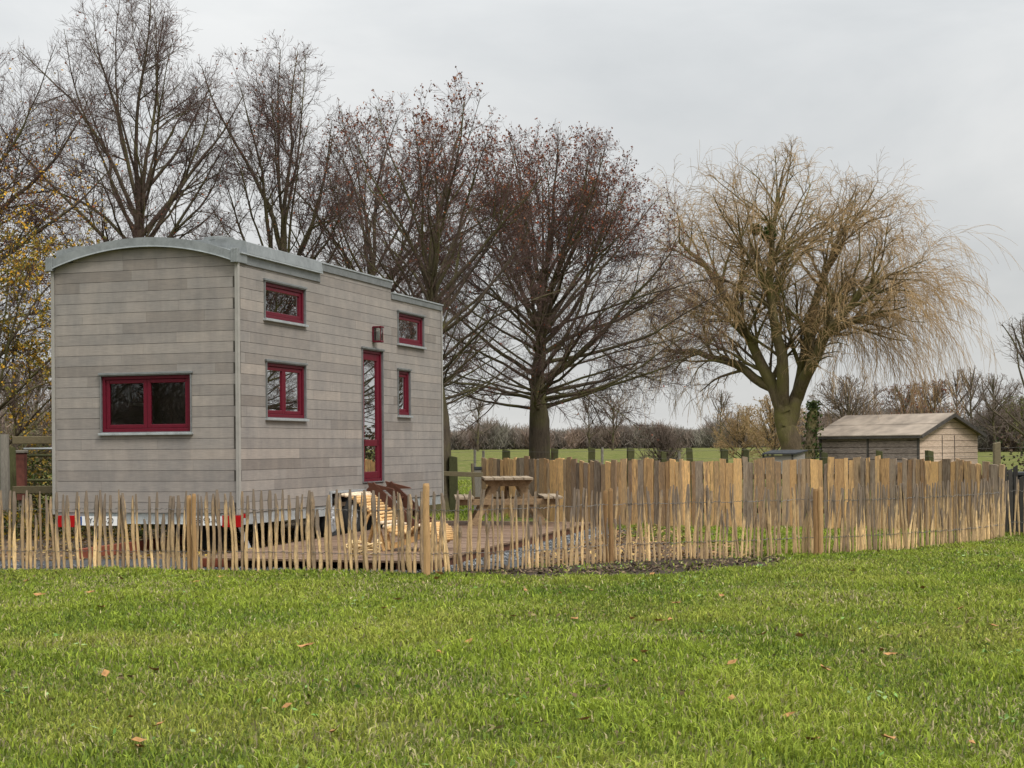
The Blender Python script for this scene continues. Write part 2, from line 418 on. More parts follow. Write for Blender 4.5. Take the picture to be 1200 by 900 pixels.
cu = MB(); cu.box(1.2, 1.8, .8, 1.1, ZB+.02, 1.95); cu.box(2.6, 3.0, .12, .8, ZB+.02, 2.4)
cu.build('cupboard', MAT['inner'], house)
# trims
t = Wall('side'); t.wbox(-.03, .018, ZB-.02, EAVE+.02, 0.0025, .022); t.wbox(-.030, -.004, ZB-.02, EAVE+.02, -.03, .0025)
t3 = Wall('side'); t3.wbox(LEN-.03, LEN+.012, ZB-.02, 3.77, .003, .018); t3.build('corner_trim', MAT['trim'], house, .004)
t2 = Wall('end'); t2.wbox(W-.035, W+.012, ZB-.03, EAVE+.01, .003, .02)
t.build('corner_trim', MAT['trim'], house, .004); t2.build('corner_trim', MAT['trim'], house, .004)
# roof: arched front band with shell, raised zinc box, two flat sections
def arcz(u, dz=0): return arc(min(max(u, 0), W))+dz
rb = MB(); us = np.linspace(-.035, W+.035, 41)
def arcs(u): return EAVE+sag-AR+math.sqrt(AR*AR-(u-hw)**2)
for a, b in zip(us[:-1], us[1:]):
    rb.hexa([(-.075, a, arcs(a)), (.2, a, arcs(a)), (.2, b, arcs(b)), (-.075, b, arcs(b)), (-.075, a, arcs(a)+.112), (.2, a, arcs(a)+.112), (.2, b, arcs(b)+.112), (-.075, b, arcs(b)+.112)])
rb.build('roof_front_band', MAT['zinc'], house)
re_ = MB()
for a, b in zip(us[:-1], us[1:]):
    re_.hexa([(-.083, a, arcs(a)-.012), (-.07, a, arcs(a)-.012), (-.07, b, arcs(b)-.012), (-.083, b, arcs(b)-.012), (-.083, a, arcs(a)+.004), (-.077, a, arcs(a)+.004), (-.077, b, arcs(b)+.004), (-.083, b, arcs(b)+.004)])
re_.build('drip_edge', MAT['zincL'], house)
for ca, cb in ((-.045, .055), (W-.055, W+.045)):
    cap = MB(); cap.box(-.088, -.02, ca, cb, EAVE-.02, EAVE+.16)
    for q in (ca+.04, cb-.015): cap.box(-.094, -.088, q-.012, q+.006, EAVE-.02, EAVE+.155)
    cap.build('roof_corner', MAT['zinc'], house, .004)
r1 = MB()
pr = [(-.05, 3.885), (-.052, 3.895), (-.03, 4.045), (.25, 4.09), (W-.25, 4.09), (W+.03, 4.045), (W+.05, 3.885)]
x0, x1 = .16, S1
n0 = len(r1.v)
for x in (x0, x1):
    for y, z in pr: r1.v.append((x, y, z-(0 if x == x0 else 0)))
k = len(pr)
for i in range(k): r1.f.append((n0+i, n0+(i+1) % k, n0+k+(i+1) % k, n0+k+i)); r1.t.append(.5)
r1.f.append(tuple(range(n0, n0+k))); r1.f.append(tuple(range(n0+2*k-1, n0+k-1, -1))); r1.t += [.5, .5]
r1.build('roof', MAT['zinc'], house, .006)
v_ = MB(); v_.tube([(.35, .45, 4.09), (.35, .45, 4.13), (.35, .45, 4.16)], [.2, .2, .02], 20); v_.build('roof_vent', MAT['zinc'], house, 0)
ee = Wall('side'); ee.wbox(.0, S1, 3.868, 3.886, .0, .062); ee.build('drip_edge', MAT['zincL'], house)
fa = Wall('side'); fa.wbox(.02, S1+.01, EAVE-.012, 3.868, -.05, .012); fa.wbox(.02, S1+.015, EAVE-.02, EAVE-.008, 0, .02); fa.build('fascia', MAT['zincD'], house)
def flat(s0, s1, zt, h):
    m = MB(); m.box(s0+.002, s1, -.02, W+.02, zt-h, zt-.02); m.build('roof', MAT['zincD'], house)
    m = MB(); m.box(s0+.002, s1+.02, -.034, W+.03, zt-.02, zt); m.build('drip_edge', MAT['zincL'], house)
flat(S1, S2, 4.045, .125); flat(S2, LEN, 3.865, .11)
# ---- windows
def ring(w, p0, p1, z0, z1, t, o0, o1, tb=None):
    tb = tb or t
    w.wbox(p0, p0+t, z0, z1, o0, o1); w.wbox(p1-t, p1, z0, z1, o0, o1)
    w.wbox(p0+t, p1-t, z0, z0+tb, o0, o1); w.wbox(p0+t, p1-t, z1-t, z1, o0, o1)
def window(side, r, leaves=1, name='window', rail=None):
    p0, p1, z0, z1 = r
    fr = Wall(side); g = .014
    a0, a1, b0, b1 = p0+g, p1-g, z0+g, z1-g
    ring(fr, a0, a1, b0, b1, .045, -.085, -.012)
    wn = fr.build(name, MAT['red'], house, .004)
    su = Wall(side); ring(su, p0, p1, z0, z1, g, -.09, .022)
    su.build('metal_surround', MAT['zincD'], wn, .002)
    hd = Wall(side); hd.wbox(p0-.02, p1+.02, z1-.001, z1+.028, -.01, .036); hd.build('head_flashing', MAT['zincD'], wn, .003)
    if name == 'window':
        sl = Wall(side); sl.wbox(p0-.02, p1+.02, z0-.028, z0+.001, -.01, .05); sl.build('sill', MAT['zincL'], wn, .003)
    n = leaves; wd = (a1-a0-.09)/n
    for i in range(n):
        q0 = a0+.045+wd*i; q1 = q0+wd
        sa = Wall(side); ring(sa, q0+.002, q1-.002, b0+.047, b1-.047, .052 if name == 'window' else .105, -.075, -.028)
        zz = [(b0+.099, b1-.099)]
        if rail:
            sa.wbox(q0+.054, q1-.054, rail-.05, rail+.05, -.075, -.028); zz = [(b0+.099, rail-.05), (rail+.05, b1-.099)]
        sa.build('sash', MAT['red'], wn, .006)
        for c, d in zz:
            gl = Wall(side); gl.wbox(q0+.05, q1-.05, c-.004, d+.004, -.056, -.050); gl.build('pane', MAT['glass'], wn)
    return wn
window('side', side_open['w1']); window('side', side_open['w2'], 2); window('side', side_open['w3']); window('side', side_open['w4'])
window('end', end_open[0], 2)
dr = window('side', side_open['door'], 1, 'door', sp(430, 519)[1])
hn = Wall('side'); dp = side_open['door']; hn.wbox(dp[0]+.065, dp[0]+.085, 1.42, 1.62, -.03, -.02); hn.wbox(dp[0]+.07, dp[0]+.19, 1.5, 1.52, .01, .03); hn.wbox(dp[0]+.07, dp[0]+.085, 1.5, 1.52, -.02, .01)
hn.build('handle', MAT['zincL'], dr, .003)
for h in left_open:
    m = MB()
    p0, p1, z0, z1 = h
    for bx in ((p0, p0+.05, z0, z1), (p1-.05, p1, z0, z1), (p0+.05, p1-.05, z0, z0+.05), (p0+.05, p1-.05, z1-.05, z1)): m.box(bx[0], bx[1], W-.08, W-.02, bx[2], bx[3])
    fo = m.build('window', MAT['innerw'], house); m = MB(); m.box(p0+.04, p1-.04, W-.052, W-.046, z0+.04, z1-.04); m.build('pane', MAT['glass'], fo)
cw = MB()
for i in range(5): cw.tube([(.5+.02*i, .62+.05*i, 1.7), (.5, .63+.05*i, 2.6)], .02, 6)
cw.build('curtain', MAT['innerw'], house)
# ---- wall lantern above the door
ls, lz = sp(437.5, 392)
ln = Wall('side'); ln.wbox(ls-.055, ls+.055, lz-.12, lz+.12, .003, .02)
lan = ln.build('wall_lantern', MAT['red'], house, .003)
ln = Wall('side')
for dp_ in (-.055, .045):
    for o in (.02, .135): ln.wbox(ls+dp_, ls+dp_+.01, lz-.1, lz+.1, o, o+.01)
ln.wbox(ls-.062, ls+.062, lz+.1, lz+.125, .02, .155); ln.wbox(ls-.06, ls+.06, lz-.125, lz-.1, .02, .15)
ln.build('cage', MAT['red'], lan, .002)
ln = Wall('side'); ln.wbox(ls-.053, ls-.05, lz-.098, lz+.098, .032, .134); ln.wbox(ls+.047, ls+.05, lz-.098, lz+.098, .032, .134); ln.wbox(ls-.044, ls+.044, lz-.098, lz+.098, .139, .142); ln.build('lamp_glass', MAT['glass'], lan)
ln = MB(); ln.tube([(ls, -.085, lz-.1), (ls, -.085, lz-.03), (ls, -.085, lz+.03), (ls, -.085, lz+.05)], [.02, .02, .032, .012], 10); ln.build('bulb', MAT['white'], lan, 0, True)
# ---- trailer
ch = MB()
ch.box(.03, .07, .03, W-.03, .40, ZB-.004); ch.box(.01, .07, .03, W-.03, .385, .3995)
chs = ch.build('chassis', MAT['galv'], house, .004)
b = MB(); a0, a1 = arch[0], arch[1]
b.box(.075, a0-.02, .02, .06, .38, ZB-.004); b.box(a1+.02, LEN-.02, .02, .06, .38, ZB-.004); b.box(.075, LEN-.05, W-.1, W-.06, .38, ZB-.004)
for i in range(9): b.box(.5+i*.8, .56+i*.8, .065, W-.105, .4, ZB-.05)
b.build('side_rail', MAT['galv'], chs)
b = MB(); b.box(a0+.002, a1-.002, -.03, .0, .70, .733); b.box(a0+.002, a0+.03, -.03, 0, .50, .70); b.box(a1-.03, a1-.002, -.03, 0, .5, .70); b.box(a0+.03, a1-.03, 0.001, .34, .715, .73); b.box(a0+.03, a1-.03, .3, .34, .3, .714)
b.build('wheel_arch', MAT['galv'], house, .003)
def wheel(s, y, flip=1):
    root = MB(); r = .325; prof = []
    ty = MB(); ring_ = [(-.09, .22), (-.095, .29), (-.075, .32), (.075, .32), (.095, .29), (.09, .22)]
    K = 36; n0 = len(ty.v)
    for j in range(K):
        a = 2*math.pi*j/K
        for yy, rr in ring_: ty.v.append((math.cos(a)*rr, yy, math.sin(a)*rr))
    q = len(ring_)
    for j in range(K):
        for i in range(q):
            A, B = j*q+i, j*q+(i+1) % q; C, D = ((j+1) % K)*q+(i+1) % q, ((j+1) % K)*q+i
            ty.f.append((A, B, C, D)); ty.t.append(.5)
    w = ty.build('wheel', MAT['black'], house, 0, True); w.location = (s, y, .325)
    rm = MB(); rm.tube([(0, -.06, 0), (0, -.04, 0), (0, .08, 0)], [.2, .222, .222], 30)
    for j in range(5):
        a = 2*math.pi*j/5; rm.bar((math.cos(a)*.05, -.07, math.sin(a)*.05), (math.cos(a)*.19, -.062, math.sin(a)*.19), .05, .02, up=(0, 1, 0))
    rm.tube([(0, -.095, 0), (0, -.05, 0)], [.035, .05], 16)
    for j in range(5):
        a = 2*math.pi*(j+.5)/5; rm.tube([(math.cos(a)*.085, -.08, math.sin(a)*.085), (math.cos(a)*.085, -.05, math.sin(a)*.085)], .013, 6)
    rm.build('rim', MAT['hub'], w, .002)
am = (a0+a1)/2
for s in (am-.36, am+.36):
    wheel(s, .14); wheel(s, W-.14)
# lights and plates on the rear frame
def endbox(px0, px1, py0, py1, o0, o1, name, mat, parent, bev=.003):
    p0, z1 = ep(px0, py0); p1, _ = ep(px1, py0); _, z0 = ep(px0, py1)
    w = Wall('end'); w.wbox(min(p0, p1), max(p0, p1), z0, z1, o0, o1); return w.build(name, mat, parent, bev), (min(p0, p1), max(p0, p1), z0, z1)
for (xa, xb) in ((70, 93), (262.5, 285.5)):
    o, rc = endbox(xa, xb, 604, 617.5, .0, .05, 'tail_light', MAT['redlens'], chs)
    pc = (rc[0]+rc[1])/2
    w = Wall('end'); zt = (rc[2]+rc[3])/2
    w.poly([w.P(pc+.05, zt-.05, .053), w.P(pc, zt+.045, .053), w.P(pc-.05, zt-.05, .053)]); w.build('reflector', MAT['redlens'], o)
o, rc = endbox(286.5, 291, 602, 607, .0, .04, 'side_marker_light', MAT['redlens'], chs)
def text(s, size, parent, pc, z, o, mat):
    cu_ = bpy.data.curves.new('txt', 'FONT'); cu_.body = s; cu_.size = size; cu_.align_x = 'CENTER'; cu_.align_y = 'CENTER'; cu_.extrude = .0015
    to = bpy.data.objects.new('txt', cu_); COL.objects.link(to)
    bpy.context.view_layer.update()
    me = bpy.data.meshes.new_from_object(to.evaluated_get(bpy.context.evaluated_depsgraph_get()))
    bpy.data.objects.remove(to)
    me.materials.clear()
    ob = link('plate_lettering', me, mat, parent)
    # text x -> -p (p grows to the left as seen from outside), normal -> -x
    ob.matrix_local = Matrix(((0, 0, -1, -o), (-1, 0, 0, pc), (0, 1, 0, z), (0, 0, 0, 1)))
    return ob
for (xa, xb, s, bl) in ((94, 143, 'Y-501-20', True), (226, 262, '55-98-08', False)):
    o, rc = endbox(xa, xb, 604.8, 615.5, .0315, .036, 'number_plate', MAT['white'], chs, 0)
    c = (rc[0]+rc[1])/2
    if bl:
        w = Wall('end'); w.wbox(rc[1]-.05, rc[1]-.002, rc[2]+.003, rc[3]-.003, .0365, .039); w.build('blue_band', MAT['blue'], o); c -= .025
    text(s, .1, o, c, (rc[2]+rc[3])/2, .0385, MAT['ink'])
for s, y in ((.35, W-.35), (.35, .22)):      # fold-down corner jacks
    m = MB(); m.bar((s, y, .42), (s+.1, y-.12, .06), .05, .05); m.box(s+.02, s+.18, y-.2, y-.04, .012, .04); m.build('corner_jack', MAT['hub'], chs)
b = MB(); b.box(.6, 1.0, .7, 1.1, 0, .38); b.build('support_block', MAT['black'], house); b = MB(); b.box(4.8, 5.2, .3, .7, 0, .38); b.build('support_block', MAT['black'], house)

# ------------------------------------------------------------------ deck, steps, beam
FL, FR, BR, BL = Vector((-3.55, 17.55)), Vector((-.93, 16.72)), Vector((1.28, 25.2)), Vector((-1.45, 26.3))
dk = empty('deck', (-1.5, 20, 0)); tag(dk, 'low brown timber deck beside the tiny house under the picnic table', 'deck')
off = Vector((-1.5, 20)); nb = 70
def dpt(u, v): p = (FL.lerp(FR, u)).lerp(BL.lerp(BR, u), v)-off; return p
boards = []
for i in range(nb):
    v0, v1 = i/nb, (i+1)/nb-.0006
    zz = .12+random.uniform(-.003, .003)
    m = MB(); q = [dpt(-.004*random.random(), v0), dpt(1+.006*random.random(), v0), dpt(1+.006*random.random(), v1), dpt(0, v1)]
    m.hexa([(p.x, p.y, zz-.028) for p in q]+[(p.x, p.y, zz) for p in q], random.random())
    m.build('board', MAT['deck'], dk, .002)
m = MB()
for u in (.0, .12, .25, .37, .5, .62, .75, .87, .985):
    a, b_ = dpt(u, .004), dpt(u, .996); m.bar((a.x, a.y, .047), (b_.x, b_.y, .047), .05, .085)
m.build('joist', MAT['stair'], dk)
a, b_ = dpt(0, .0), dpt(.1, .0); m = MB(); m.bar((a.x, a.y-.022, .066), (b_.x, b_.y-.022, .066), .03, .09); m.build('end_board', MAT['deckend'], dk, .003)
m = MB(); p0 = gp(92, 650, .06); p1 = gp(206, 634, .10)
m.bar(p0, p1+Vector((.1, .5, 0)), .07, .14); tag(m.build('timber_beam', MAT['deckend'], None, .006), 'reddish brown timber beam lying under the end of the house', 'beam')

# steps to the door
sm = (side_open['door'][0]+side_open['door'][1])/2
stp = empty('door_steps', (CX+sm*st, CY+sm*ct, 0), R(90)-TH); tag(stp, 'dark brown wooden steps leading up to the red glazed door', 'steps')
for y in (-.36, .36):
    m = MB(); x = y
    m.hexa([(x-.02, -1.0, .12), (x+.02, -1.0, .12), (x+.02, -.72, .12), (x-.02, -.72, .12), (x-.02, -.16, .84), (x+.02, -.16, .84), (x+.02, .0-.04, .72), (x-.02, -.04, .72)])
    m.build('stringer', MAT['stair'], stp, .003)
for i in range(3):
    m = MB(); y = -.25-.26*i; z = .60-.18*i; m.box(-.34, .34, y-.13, y+.13, z-.035, z); m.build('tread', MAT['stair'], stp, .004)
for x in (-.36, .36):
    m = MB(); m.hexa([(x-.015, -.5, .72), (x+.015, -.5, .72), (x+.015, -.1, .72), (x-.015, -.1, .72), (x-.015, -.48, .74), (x+.015, -.48, .74), (x+.015, -.06, .84), (x-.015, -.06, .84)]); m.build('side_board', MAT['stair'], stp, .003)

# ------------------------------------------------------------------ rustic lounger on the deck
lo = empty('sun_lounger', (-1.33, 18.6, .12), R(-10)); lo.scale = (.84, .84, .9); tag(lo, 'rustic wavy lounger of fresh split poles on the deck near the steps', 'sun lounger')
prof = [(-.62, .76), (-.5, .68), (-.36, .56), (-.2, .42), (-.05, .30), (.08, .235), (.18, .225), (.28, .27), (.38, .335), (.48, .35), (.56, .30), (.62, .22), (.66, .14)]
def pin(t):
    i = min(int(t*(len(prof)-1)), len(prof)-2); f = t*(len(prof)-1)-i
    return prof[i][0]*(1-f)+prof[i+1][0]*f, prof[i][1]*(1-f)+prof[i+1][1]*f
for i in range(40):
    x, z = pin(i/39); m = MB(); e = random.uniform(-.05, .05); big = .07 if i < 2 else 0
    m.tube([(x-.10-big, -.36+e, z+random.uniform(-.012, .012)), (x-.03, 0, z+.004), (x+.05, .34+e, z)], [.022, .024, .021], 7)
    m.build('slat', MAT['pale'] if (i < 2 or random.random() < .16) else MAT['lounge'], lo, 0, True)
for y in (-.2, .2):
    m = MB(); m.tube([(pin(t_/12)[0]-.03, y, pin(t_/12)[1]-.045) for t_ in range(13)], .026, 7); m.build('side_rail', MAT['lounge'], lo, 0, True)
for a_, b_ in (((-.42, -.22, .55), (-.62, -.26, 0)), ((-.36, -.22, .5), (-.2, -.26, 0)), ((-.2, -.24, .36), (-.12, -.28, .02)), ((.42, -.22, .3), (.6, -.26, 0)), ((.4, -.2, .3), (.3, -.22, 0)),
               ((-.42, .22, .55), (-.6, .26, 0)), ((-.36, .22, .5), (-.25, .26, 0)), ((.45, .22, .3), (.5, .26, 0))):
    m = MB(); m.bar(a_, b_, .07, .035); m.build('leg', MAT['lounge'], lo, .005)
m = MB(); m.bar((-.1, -.29, .06), (.22, -.27, .16), .035, .075); m.bar((.2, -.265, .16), (.45, -.25, .24), .035, .07); m.build('brace', MAT['lounge'], lo, .005)
m = MB(); pts = []
for i in range(180):
    a = i/180*2*math.pi*6; r = .12+.03*math.sin(i*.37); pts.append((math.cos(a)*r*1.3+.02*math.sin(i*.11), math.sin(a)*r*.7, .03+.13*(i/180)+.035*math.sin(a*1.3+i*.05)))
m.tube(pts, .011, 5); o = m.build('rope_coil', MAT['rope'], None, 0, True, (-1.68, 17.35, .13)); tag(o, 'loose tangle of straw coloured rope on the deck below the lounger', 'rope')

# ------------------------------------------------------------------ picnic table
pt = empty('picnic_table', (-.09, 24.9, .12), R(3)); tag(pt, 'wooden picnic table with attached benches at the back of the deck', 'picnic table')
def brd(name, x0, x1, y0, y1, z0, z1, mat, par, bev=.004):
    m = MB(); m.box(x0, x1, y0, y1, z0, z1); return m.build(name, mat, par, bev)
for i in range(5):
    x = -.385+i*.156; brd('top_board', x, x+.143, -.75, .75, .72, .758, MAT['tabletop'], pt)
for s in (-1, 1):
    for k in range(2):
        x = s*(.62+.155*k); brd('bench_board', x-.07, x+.07, -.75, .75, .42, .458, MAT['tabletop'], pt)
for y in (-.55, .55):
    m = MB(); m.hexa([(-.30, y-.02, .62), (.30, y-.02, .62), (.30, y+.02, .62), (-.30, y+.02, .62), (-.385, y-.02, .70), (.385, y-.02, .70), (.385, y+.02, .70), (-.385, y+.02, .70)]); m.box(-.385, .385, y-.02, y+.02, .7003, .7195)
    m.build('top_batten', MAT['table'], pt, .003)
    brd('crossbeam', -.80, .80, y-.068, y-.022, .325, .4195, MAT['table'], pt)
    for s in (-1, 1):
        m = MB(); m.bar((s*.20, y-.0, .64), (s*.56, y-.0, .0), .11, .042, up=(0, 1, 0)); m.build('leg', MAT['table'], pt, .003)
    m = MB(); m.bar((0, y*.9, .38), (0, y*.2, .7), .09, .04, up=(1, 0, 0)); m.build('brace', MAT['table'], pt, .003)

# ------------------------------------------------------------------ chestnut paling fence
def picket_meshes(n=14):
    out = []
    for q in range(n):
        m = MB(); r0 = random.uniform(.017, .026); ph = random.random()*6; bow = random.uniform(.002, .013)
        hh = 1.0; pts = []; rr = []
        for i in range(9):
            t_ = i/8; pts.append((bow*math.sin(t_*5+ph)+random.gauss(0, .0016), random.gauss(0, .002), t_*hh)); rr.append(r0*(1+.18*math.sin(t_*9+ph*2)+random.gauss(0, .06))*(1 if i < 8 else .55)*(.75 if i == 0 else 1))
        m.tube(pts, rr, 5, True, .5, .75); out.append(m.mesh('picket')); out[-1].materials.append(MAT['picket'])
    return out
PM = picket_meshes()
def poly_at(line, d):
    for a, b in zip(line[:-1], line[1:]):
        l = (b-a).length
        if d <= l: return a.lerp(b, d/l), (b-a).normalized()
        d -= l
    return line[-1], (line[-1]-line[-2]).normalized()
def plen(line): return sum((b-a).length for a, b in zip(line[:-1], line[1:]))
def paling(label, pix, spacing, hgt, posts, short=.06, lean=.03, wirez=(.2, .62)):
    line = [gp(x, y) for x, y in pix]; tot = plen(line)
    root = empty('paling_fence', line[0]); tag(root, label, 'fence', 'split chestnut paling fence round the deck')
    ds = []; d = spacing*.4
    while d < tot: ds.append(d); d += spacing*random.uniform(.72, 1.3)
    while len(ds) > 98: ds.pop(random.randrange(len(ds)))
    zs = {z: [] for z in wirez}
    for i, d in enumerate(ds):
        p, t_ = poly_at(line, d); me = PM[random.randrange(len(PM))]
        o = bpy.data.objects.new('picket', me); COL.objects.link(o); o.parent = root
        h = hgt*random.uniform(.95, 1.05); h = h*random.uniform(.55, .8) if random.random() < short else h
        o.location = p-line[0]+Vector((0, random.uniform(-.012, .012), 0)); ang = math.atan2(t_.y, t_.x)
        o.rotation_euler = (random.gauss(0, .015), random.gauss(0, lean), ang); w_ = random.choice([.75, .85, 1, 1.05, 1.2])*random.uniform(.9, 1.1); o.scale = (w_, w_, h)
        for z in wirez:
            zs[z].append((p.x-line[0].x, p.y-line[0].y-.024, z*hgt/.78+.008*math.sin(i*.9)+random.gauss(0, .004)))
            zs[z].append((p.x-line[0].x+t_.x*spacing*.5, p.y-line[0].y+.0, z*hgt/.78-.012+random.gauss(0, .004)))
    m = MB()
    for z in wirez:
        if len(zs[z]) > 2: m.tube(zs[z], .0038, 4)
    m.build('wire', MAT['wire'], root)
    for px, py, ph, pr_ in posts:
        p = gp(px, py)+Vector((0, .045, 0))-line[0]; m = MB()
        m.tube([(0, 0, -.05), (.004, 0, ph*.3), (-.004, 0, ph*.7), (0, 0, ph-.03), (0, 0, ph)], [pr_, pr_*1.06, pr_*.97, pr_, pr_*.8], 10)
        o = m.build('post', MAT['postw'], root, 0, False, p)
    return root
paling('left stretch of split paling fence in front of the trailer and deck', [(-12, 668), (110, 668), (240, 669), (400, 672), (497, 673)], .067, .875, [(221, 671, .85, .026), (227, 671.5, .87, .024), (500, 676, .98, .036)])
paling('middle stretch of split paling fence before the picnic table and planks', [(503, 673), (600, 669.5), (720, 660), (800, 657), (880, 654), (955, 650)], .052, .865, [(710, 660, .84, .026), (716.5, 661, .87, .028), (957, 652, .82, .03)], .22, .06)
paling('right stretch of dense split paling fence at the garden corner', [(963, 650), (1040, 645.5), (1100, 641), (1140, 637), (1176, 632)], .045, .84, [(962.5, 652, .84, .03)], .1, .07)
paling('short end piece of pale paling in front of the dark gate', [(1181, 629), (1216, 628)], .085, .84, [], 0, .05)

# ------------------------------------------------------------------ plank fence
def planks(label, pix, hf, wmean=.112, base=0.0):
    line = [gp(x, y) for x, y in pix]; tot = plen(line)
    root = empty('plank_fence', line[0]); tag(root, label, 'fence', 'rough plank fence behind the garden')
    d = 0
    while d < tot:
        w_ = random.choice([.07, .09, .10, .12, .14, .16])*wmean/.125*random.uniform(.9, 1.1)
        p, t_ = poly_at(line, min(d+w_/2, tot)); q = p-line[0]; h = hf(d/tot)+random.gauss(0, .027)
        m = MB(); n = 4; dy = random.uniform(-.012, .012)
        hw_ = w_/2-.003
        sk = random.uniform(-.02, .02); th = .018
        zt0, zt1 = h+sk*.5, h-sk*.5
        wv = [hw_*random.uniform(.9, 1.04) for _ in range(5)]; cx = [random.gauss(0, .004) for _ in range(5)]
        for i in range(4):
            z0, z1 = h*i/4, h*(i+1)/4
            a0_, a1_ = -wv[i]+cx[i], wv[i]+cx[i]; b0_, b1_ = -wv[i+1]+cx[i+1], wv[i+1]+cx[i+1]
            za, zb = (zt0, zt1) if i == 3 else (z1, z1)
            m.hexa([(a0_, -th, z0), (a1_, -th, z0), (a1_, th, z0), (a0_, th, z0), (b0_, -th, za), (b1_, -th, zb), (b1_, th, zb), (b0_, th, za)])
        o = m.build('plank', MAT['plank'], root, 0, False, (q.x, q.y+dy, base+.02))
        o.rotation_euler = (0, random.gauss(0, .008), math.atan2(t_.y, t_.x))
        d += w_
    m = MB()
    for z in (.3, .85):
        for a, b in zip(line[:-1], line[1:]): m.bar(a-line[0]+Vector((0, .06, z)), b-line[0]+Vector((0, .06, z)), .04, .08)
    m.build('rail', MAT['rail'], root)
planks('back left stretch of brown plank fence directly behind the picnic table', [(565, 606), (641, 609)], lambda t_: 1.12)
planks('long right stretch of orange and grey plank fence reaching the gate', [(642, 612), (720, 617), (800, 619.5), (900, 620.5), (1000, 621.5), (1090, 624), (1176, 628)], lambda t_: 1.10-.07*max(0, t_-.85)/.15)

# small bits by the far end of the house
m = MB(); p = gp(532, 604); m.hexa([(-.09, -.09, 0), (.09, -.09, 0), (.09, .09, 0), (-.09, .09, 0), (-.085, -.085, 1.2), (.075, -.085, 1.17), (.075, .085, 1.17), (-.085, .085, 1.2)])
o = m.build('wooden_post', MAT['oldpost'], None, .01, False, (p.x, p.y, 0)); tag(o, 'thick dark mossy post standing beside the far corner of the house', 'post')
rl = MB(); a = gd(519, 555, 27.9); b_ = gd(566, 556.5, 27.9); rl.bar(a, b_, .05, .085); o = rl.build('fence_rail', MAT['rail'], None, .006); tag(o, 'single brown rail between the mossy post and the plank fence', 'rail')
p = gp(560, 606); gpst = MB(); gpst.box(-.075, .075, -.06, .06, 0, .92)
o = gpst.build('gate_post', MAT['greypost'], None, .008, False, (p.x, p.y, 0)); tag(o, 'squat grey post with a dark cap beside the picnic table', 'post')
m = MB(); m.box(-.085, .085, -.07, .07, .92, .985); m.build('cap', MAT['felt'], o, .01)
m = MB(); m.bar((-.07, -.12, .35), (-.1, -.1, 1.05), .06, .03); m.build('leaning_board', MAT['rail'], o)

# field fence: row of posts with wires
ff = empty('field_fence', (0, 34, 0)); tag(ff, 'row of dark mossy stakes with wire along the meadow', 'fence')
wl = {z: [] for z in (.55, .85, 1.12, 1.28)}
for px, tp, wd in ((593, 527, .17), (647, 525.5, .17), (692, 524.5, .16), (738, 525, .16), (779, 529, .12), (811, 524.5, .15), (848, 526, .16), (875, 526, .13), (966, 530, .14), (1030, 528, .15), (1090, 528, .15)):
    q = gd(px, tp, 34); m = MB(); w_ = wd/2; h = q.z
    m.hexa([(-w_, -w_, 0), (w_, -w_, 0), (w_, w_, 0), (-w_, w_, 0), (-w_*.95, -w_, h+.01), (w_*.95, -w_, h-.02), (w_*.95, w_, h-.02), (-w_*.95, w_, h+.01)])
    o = m.build('stake', MAT['oldpost'], ff, .012, False, (q.x, 0, 0)); o.rotation_euler = (0, random.gauss(0, .02), random.uniform(-.3, .3))
for px, tp in ((556, 527), (566, 528), (705, 524), (795, 529)):
    q = gd(px, tp, 34); m = MB(); m.tube([(0, 0, 0), (.01, 0, q.z)], .03, 6); m.build('stake', MAT['greypost'], ff, 0, False, (q.x, -.05, 0))
m = MB()
for z in (.5, .8, 1.08, 1.26):
    m.tube([(x, -.1, z+.012*math.sin(x*2.1+z*7)) for x in np.arange(-1.6, 13, .4)], .0035, 4)
for x in np.arange(-1.6, -.2, .15): m.tube([(x, -.1, .1), (x, -.1, .8)], .002, 3)
m.build('wire', MAT['wire'], ff)
p = gd(1168, 519.5, 24.2); m = MB(); m.hexa([(-.055, -.05, 0), (.055, -.05, 0), (.055, .05, 0), (-.055, .05, 0), (-.05, -.05, p.z), (.05, -.05, p.z+.02), (.05, .05, p.z+.02), (-.05, .05, p.z)])
o = m.build('wooden_post', MAT['rail'], None, .01, False, (p.x, 24.2, 0)); tag(o, 'tall grey brown post rising above the right end of the plank fence', 'post')

# dark gate and trough at the right edge
dg = empty('dark_gate', gp(1186, 626)); tag(dg, 'blackened board gate behind pale pickets at the right edge', 'gate')
for i, (x, h) in enumerate(((-.10, .98), (-.02, .95), (.06, 1.0), (.15, .84), (.24, .82), (.33, .83), (.42, .82))):
    m = MB(); m.hexa([(x-.036, -.012, .03), (x+.036, -.012, .03), (x+.036, .012, .03), (x-.036, .012, .03), (x-.034, -.012, h), (x+.03, -.012, h+.03), (x+.03, .012, h+.03), (x-.034, .012, h)]); m.build('board', MAT['darkgate'], dg, .003)
m = MB(); m.bar((-.12, .03, .7), (.5, .03, .7), .03, .07); m.bar((-.12, .03, .25), (.5, .03, .25), .03, .07); m.build('crossbar', MAT['darkgate'], dg)
p = gd(1199, 560, 23.4); m = MB(); m.box(-.16, .5, -.3, .3, .1, .87); tr = m.build('feed_trough', MAT['felt'], None, .03, False, (p.x, 23.4, 0)); tag(tr, 'black plastic trough behind the gate at the right edge', 'trough')
m = MB(); m.box(-.19, .53, -.33, .33, .87, .92); m.build('rim', MAT['felt'], tr, .01)

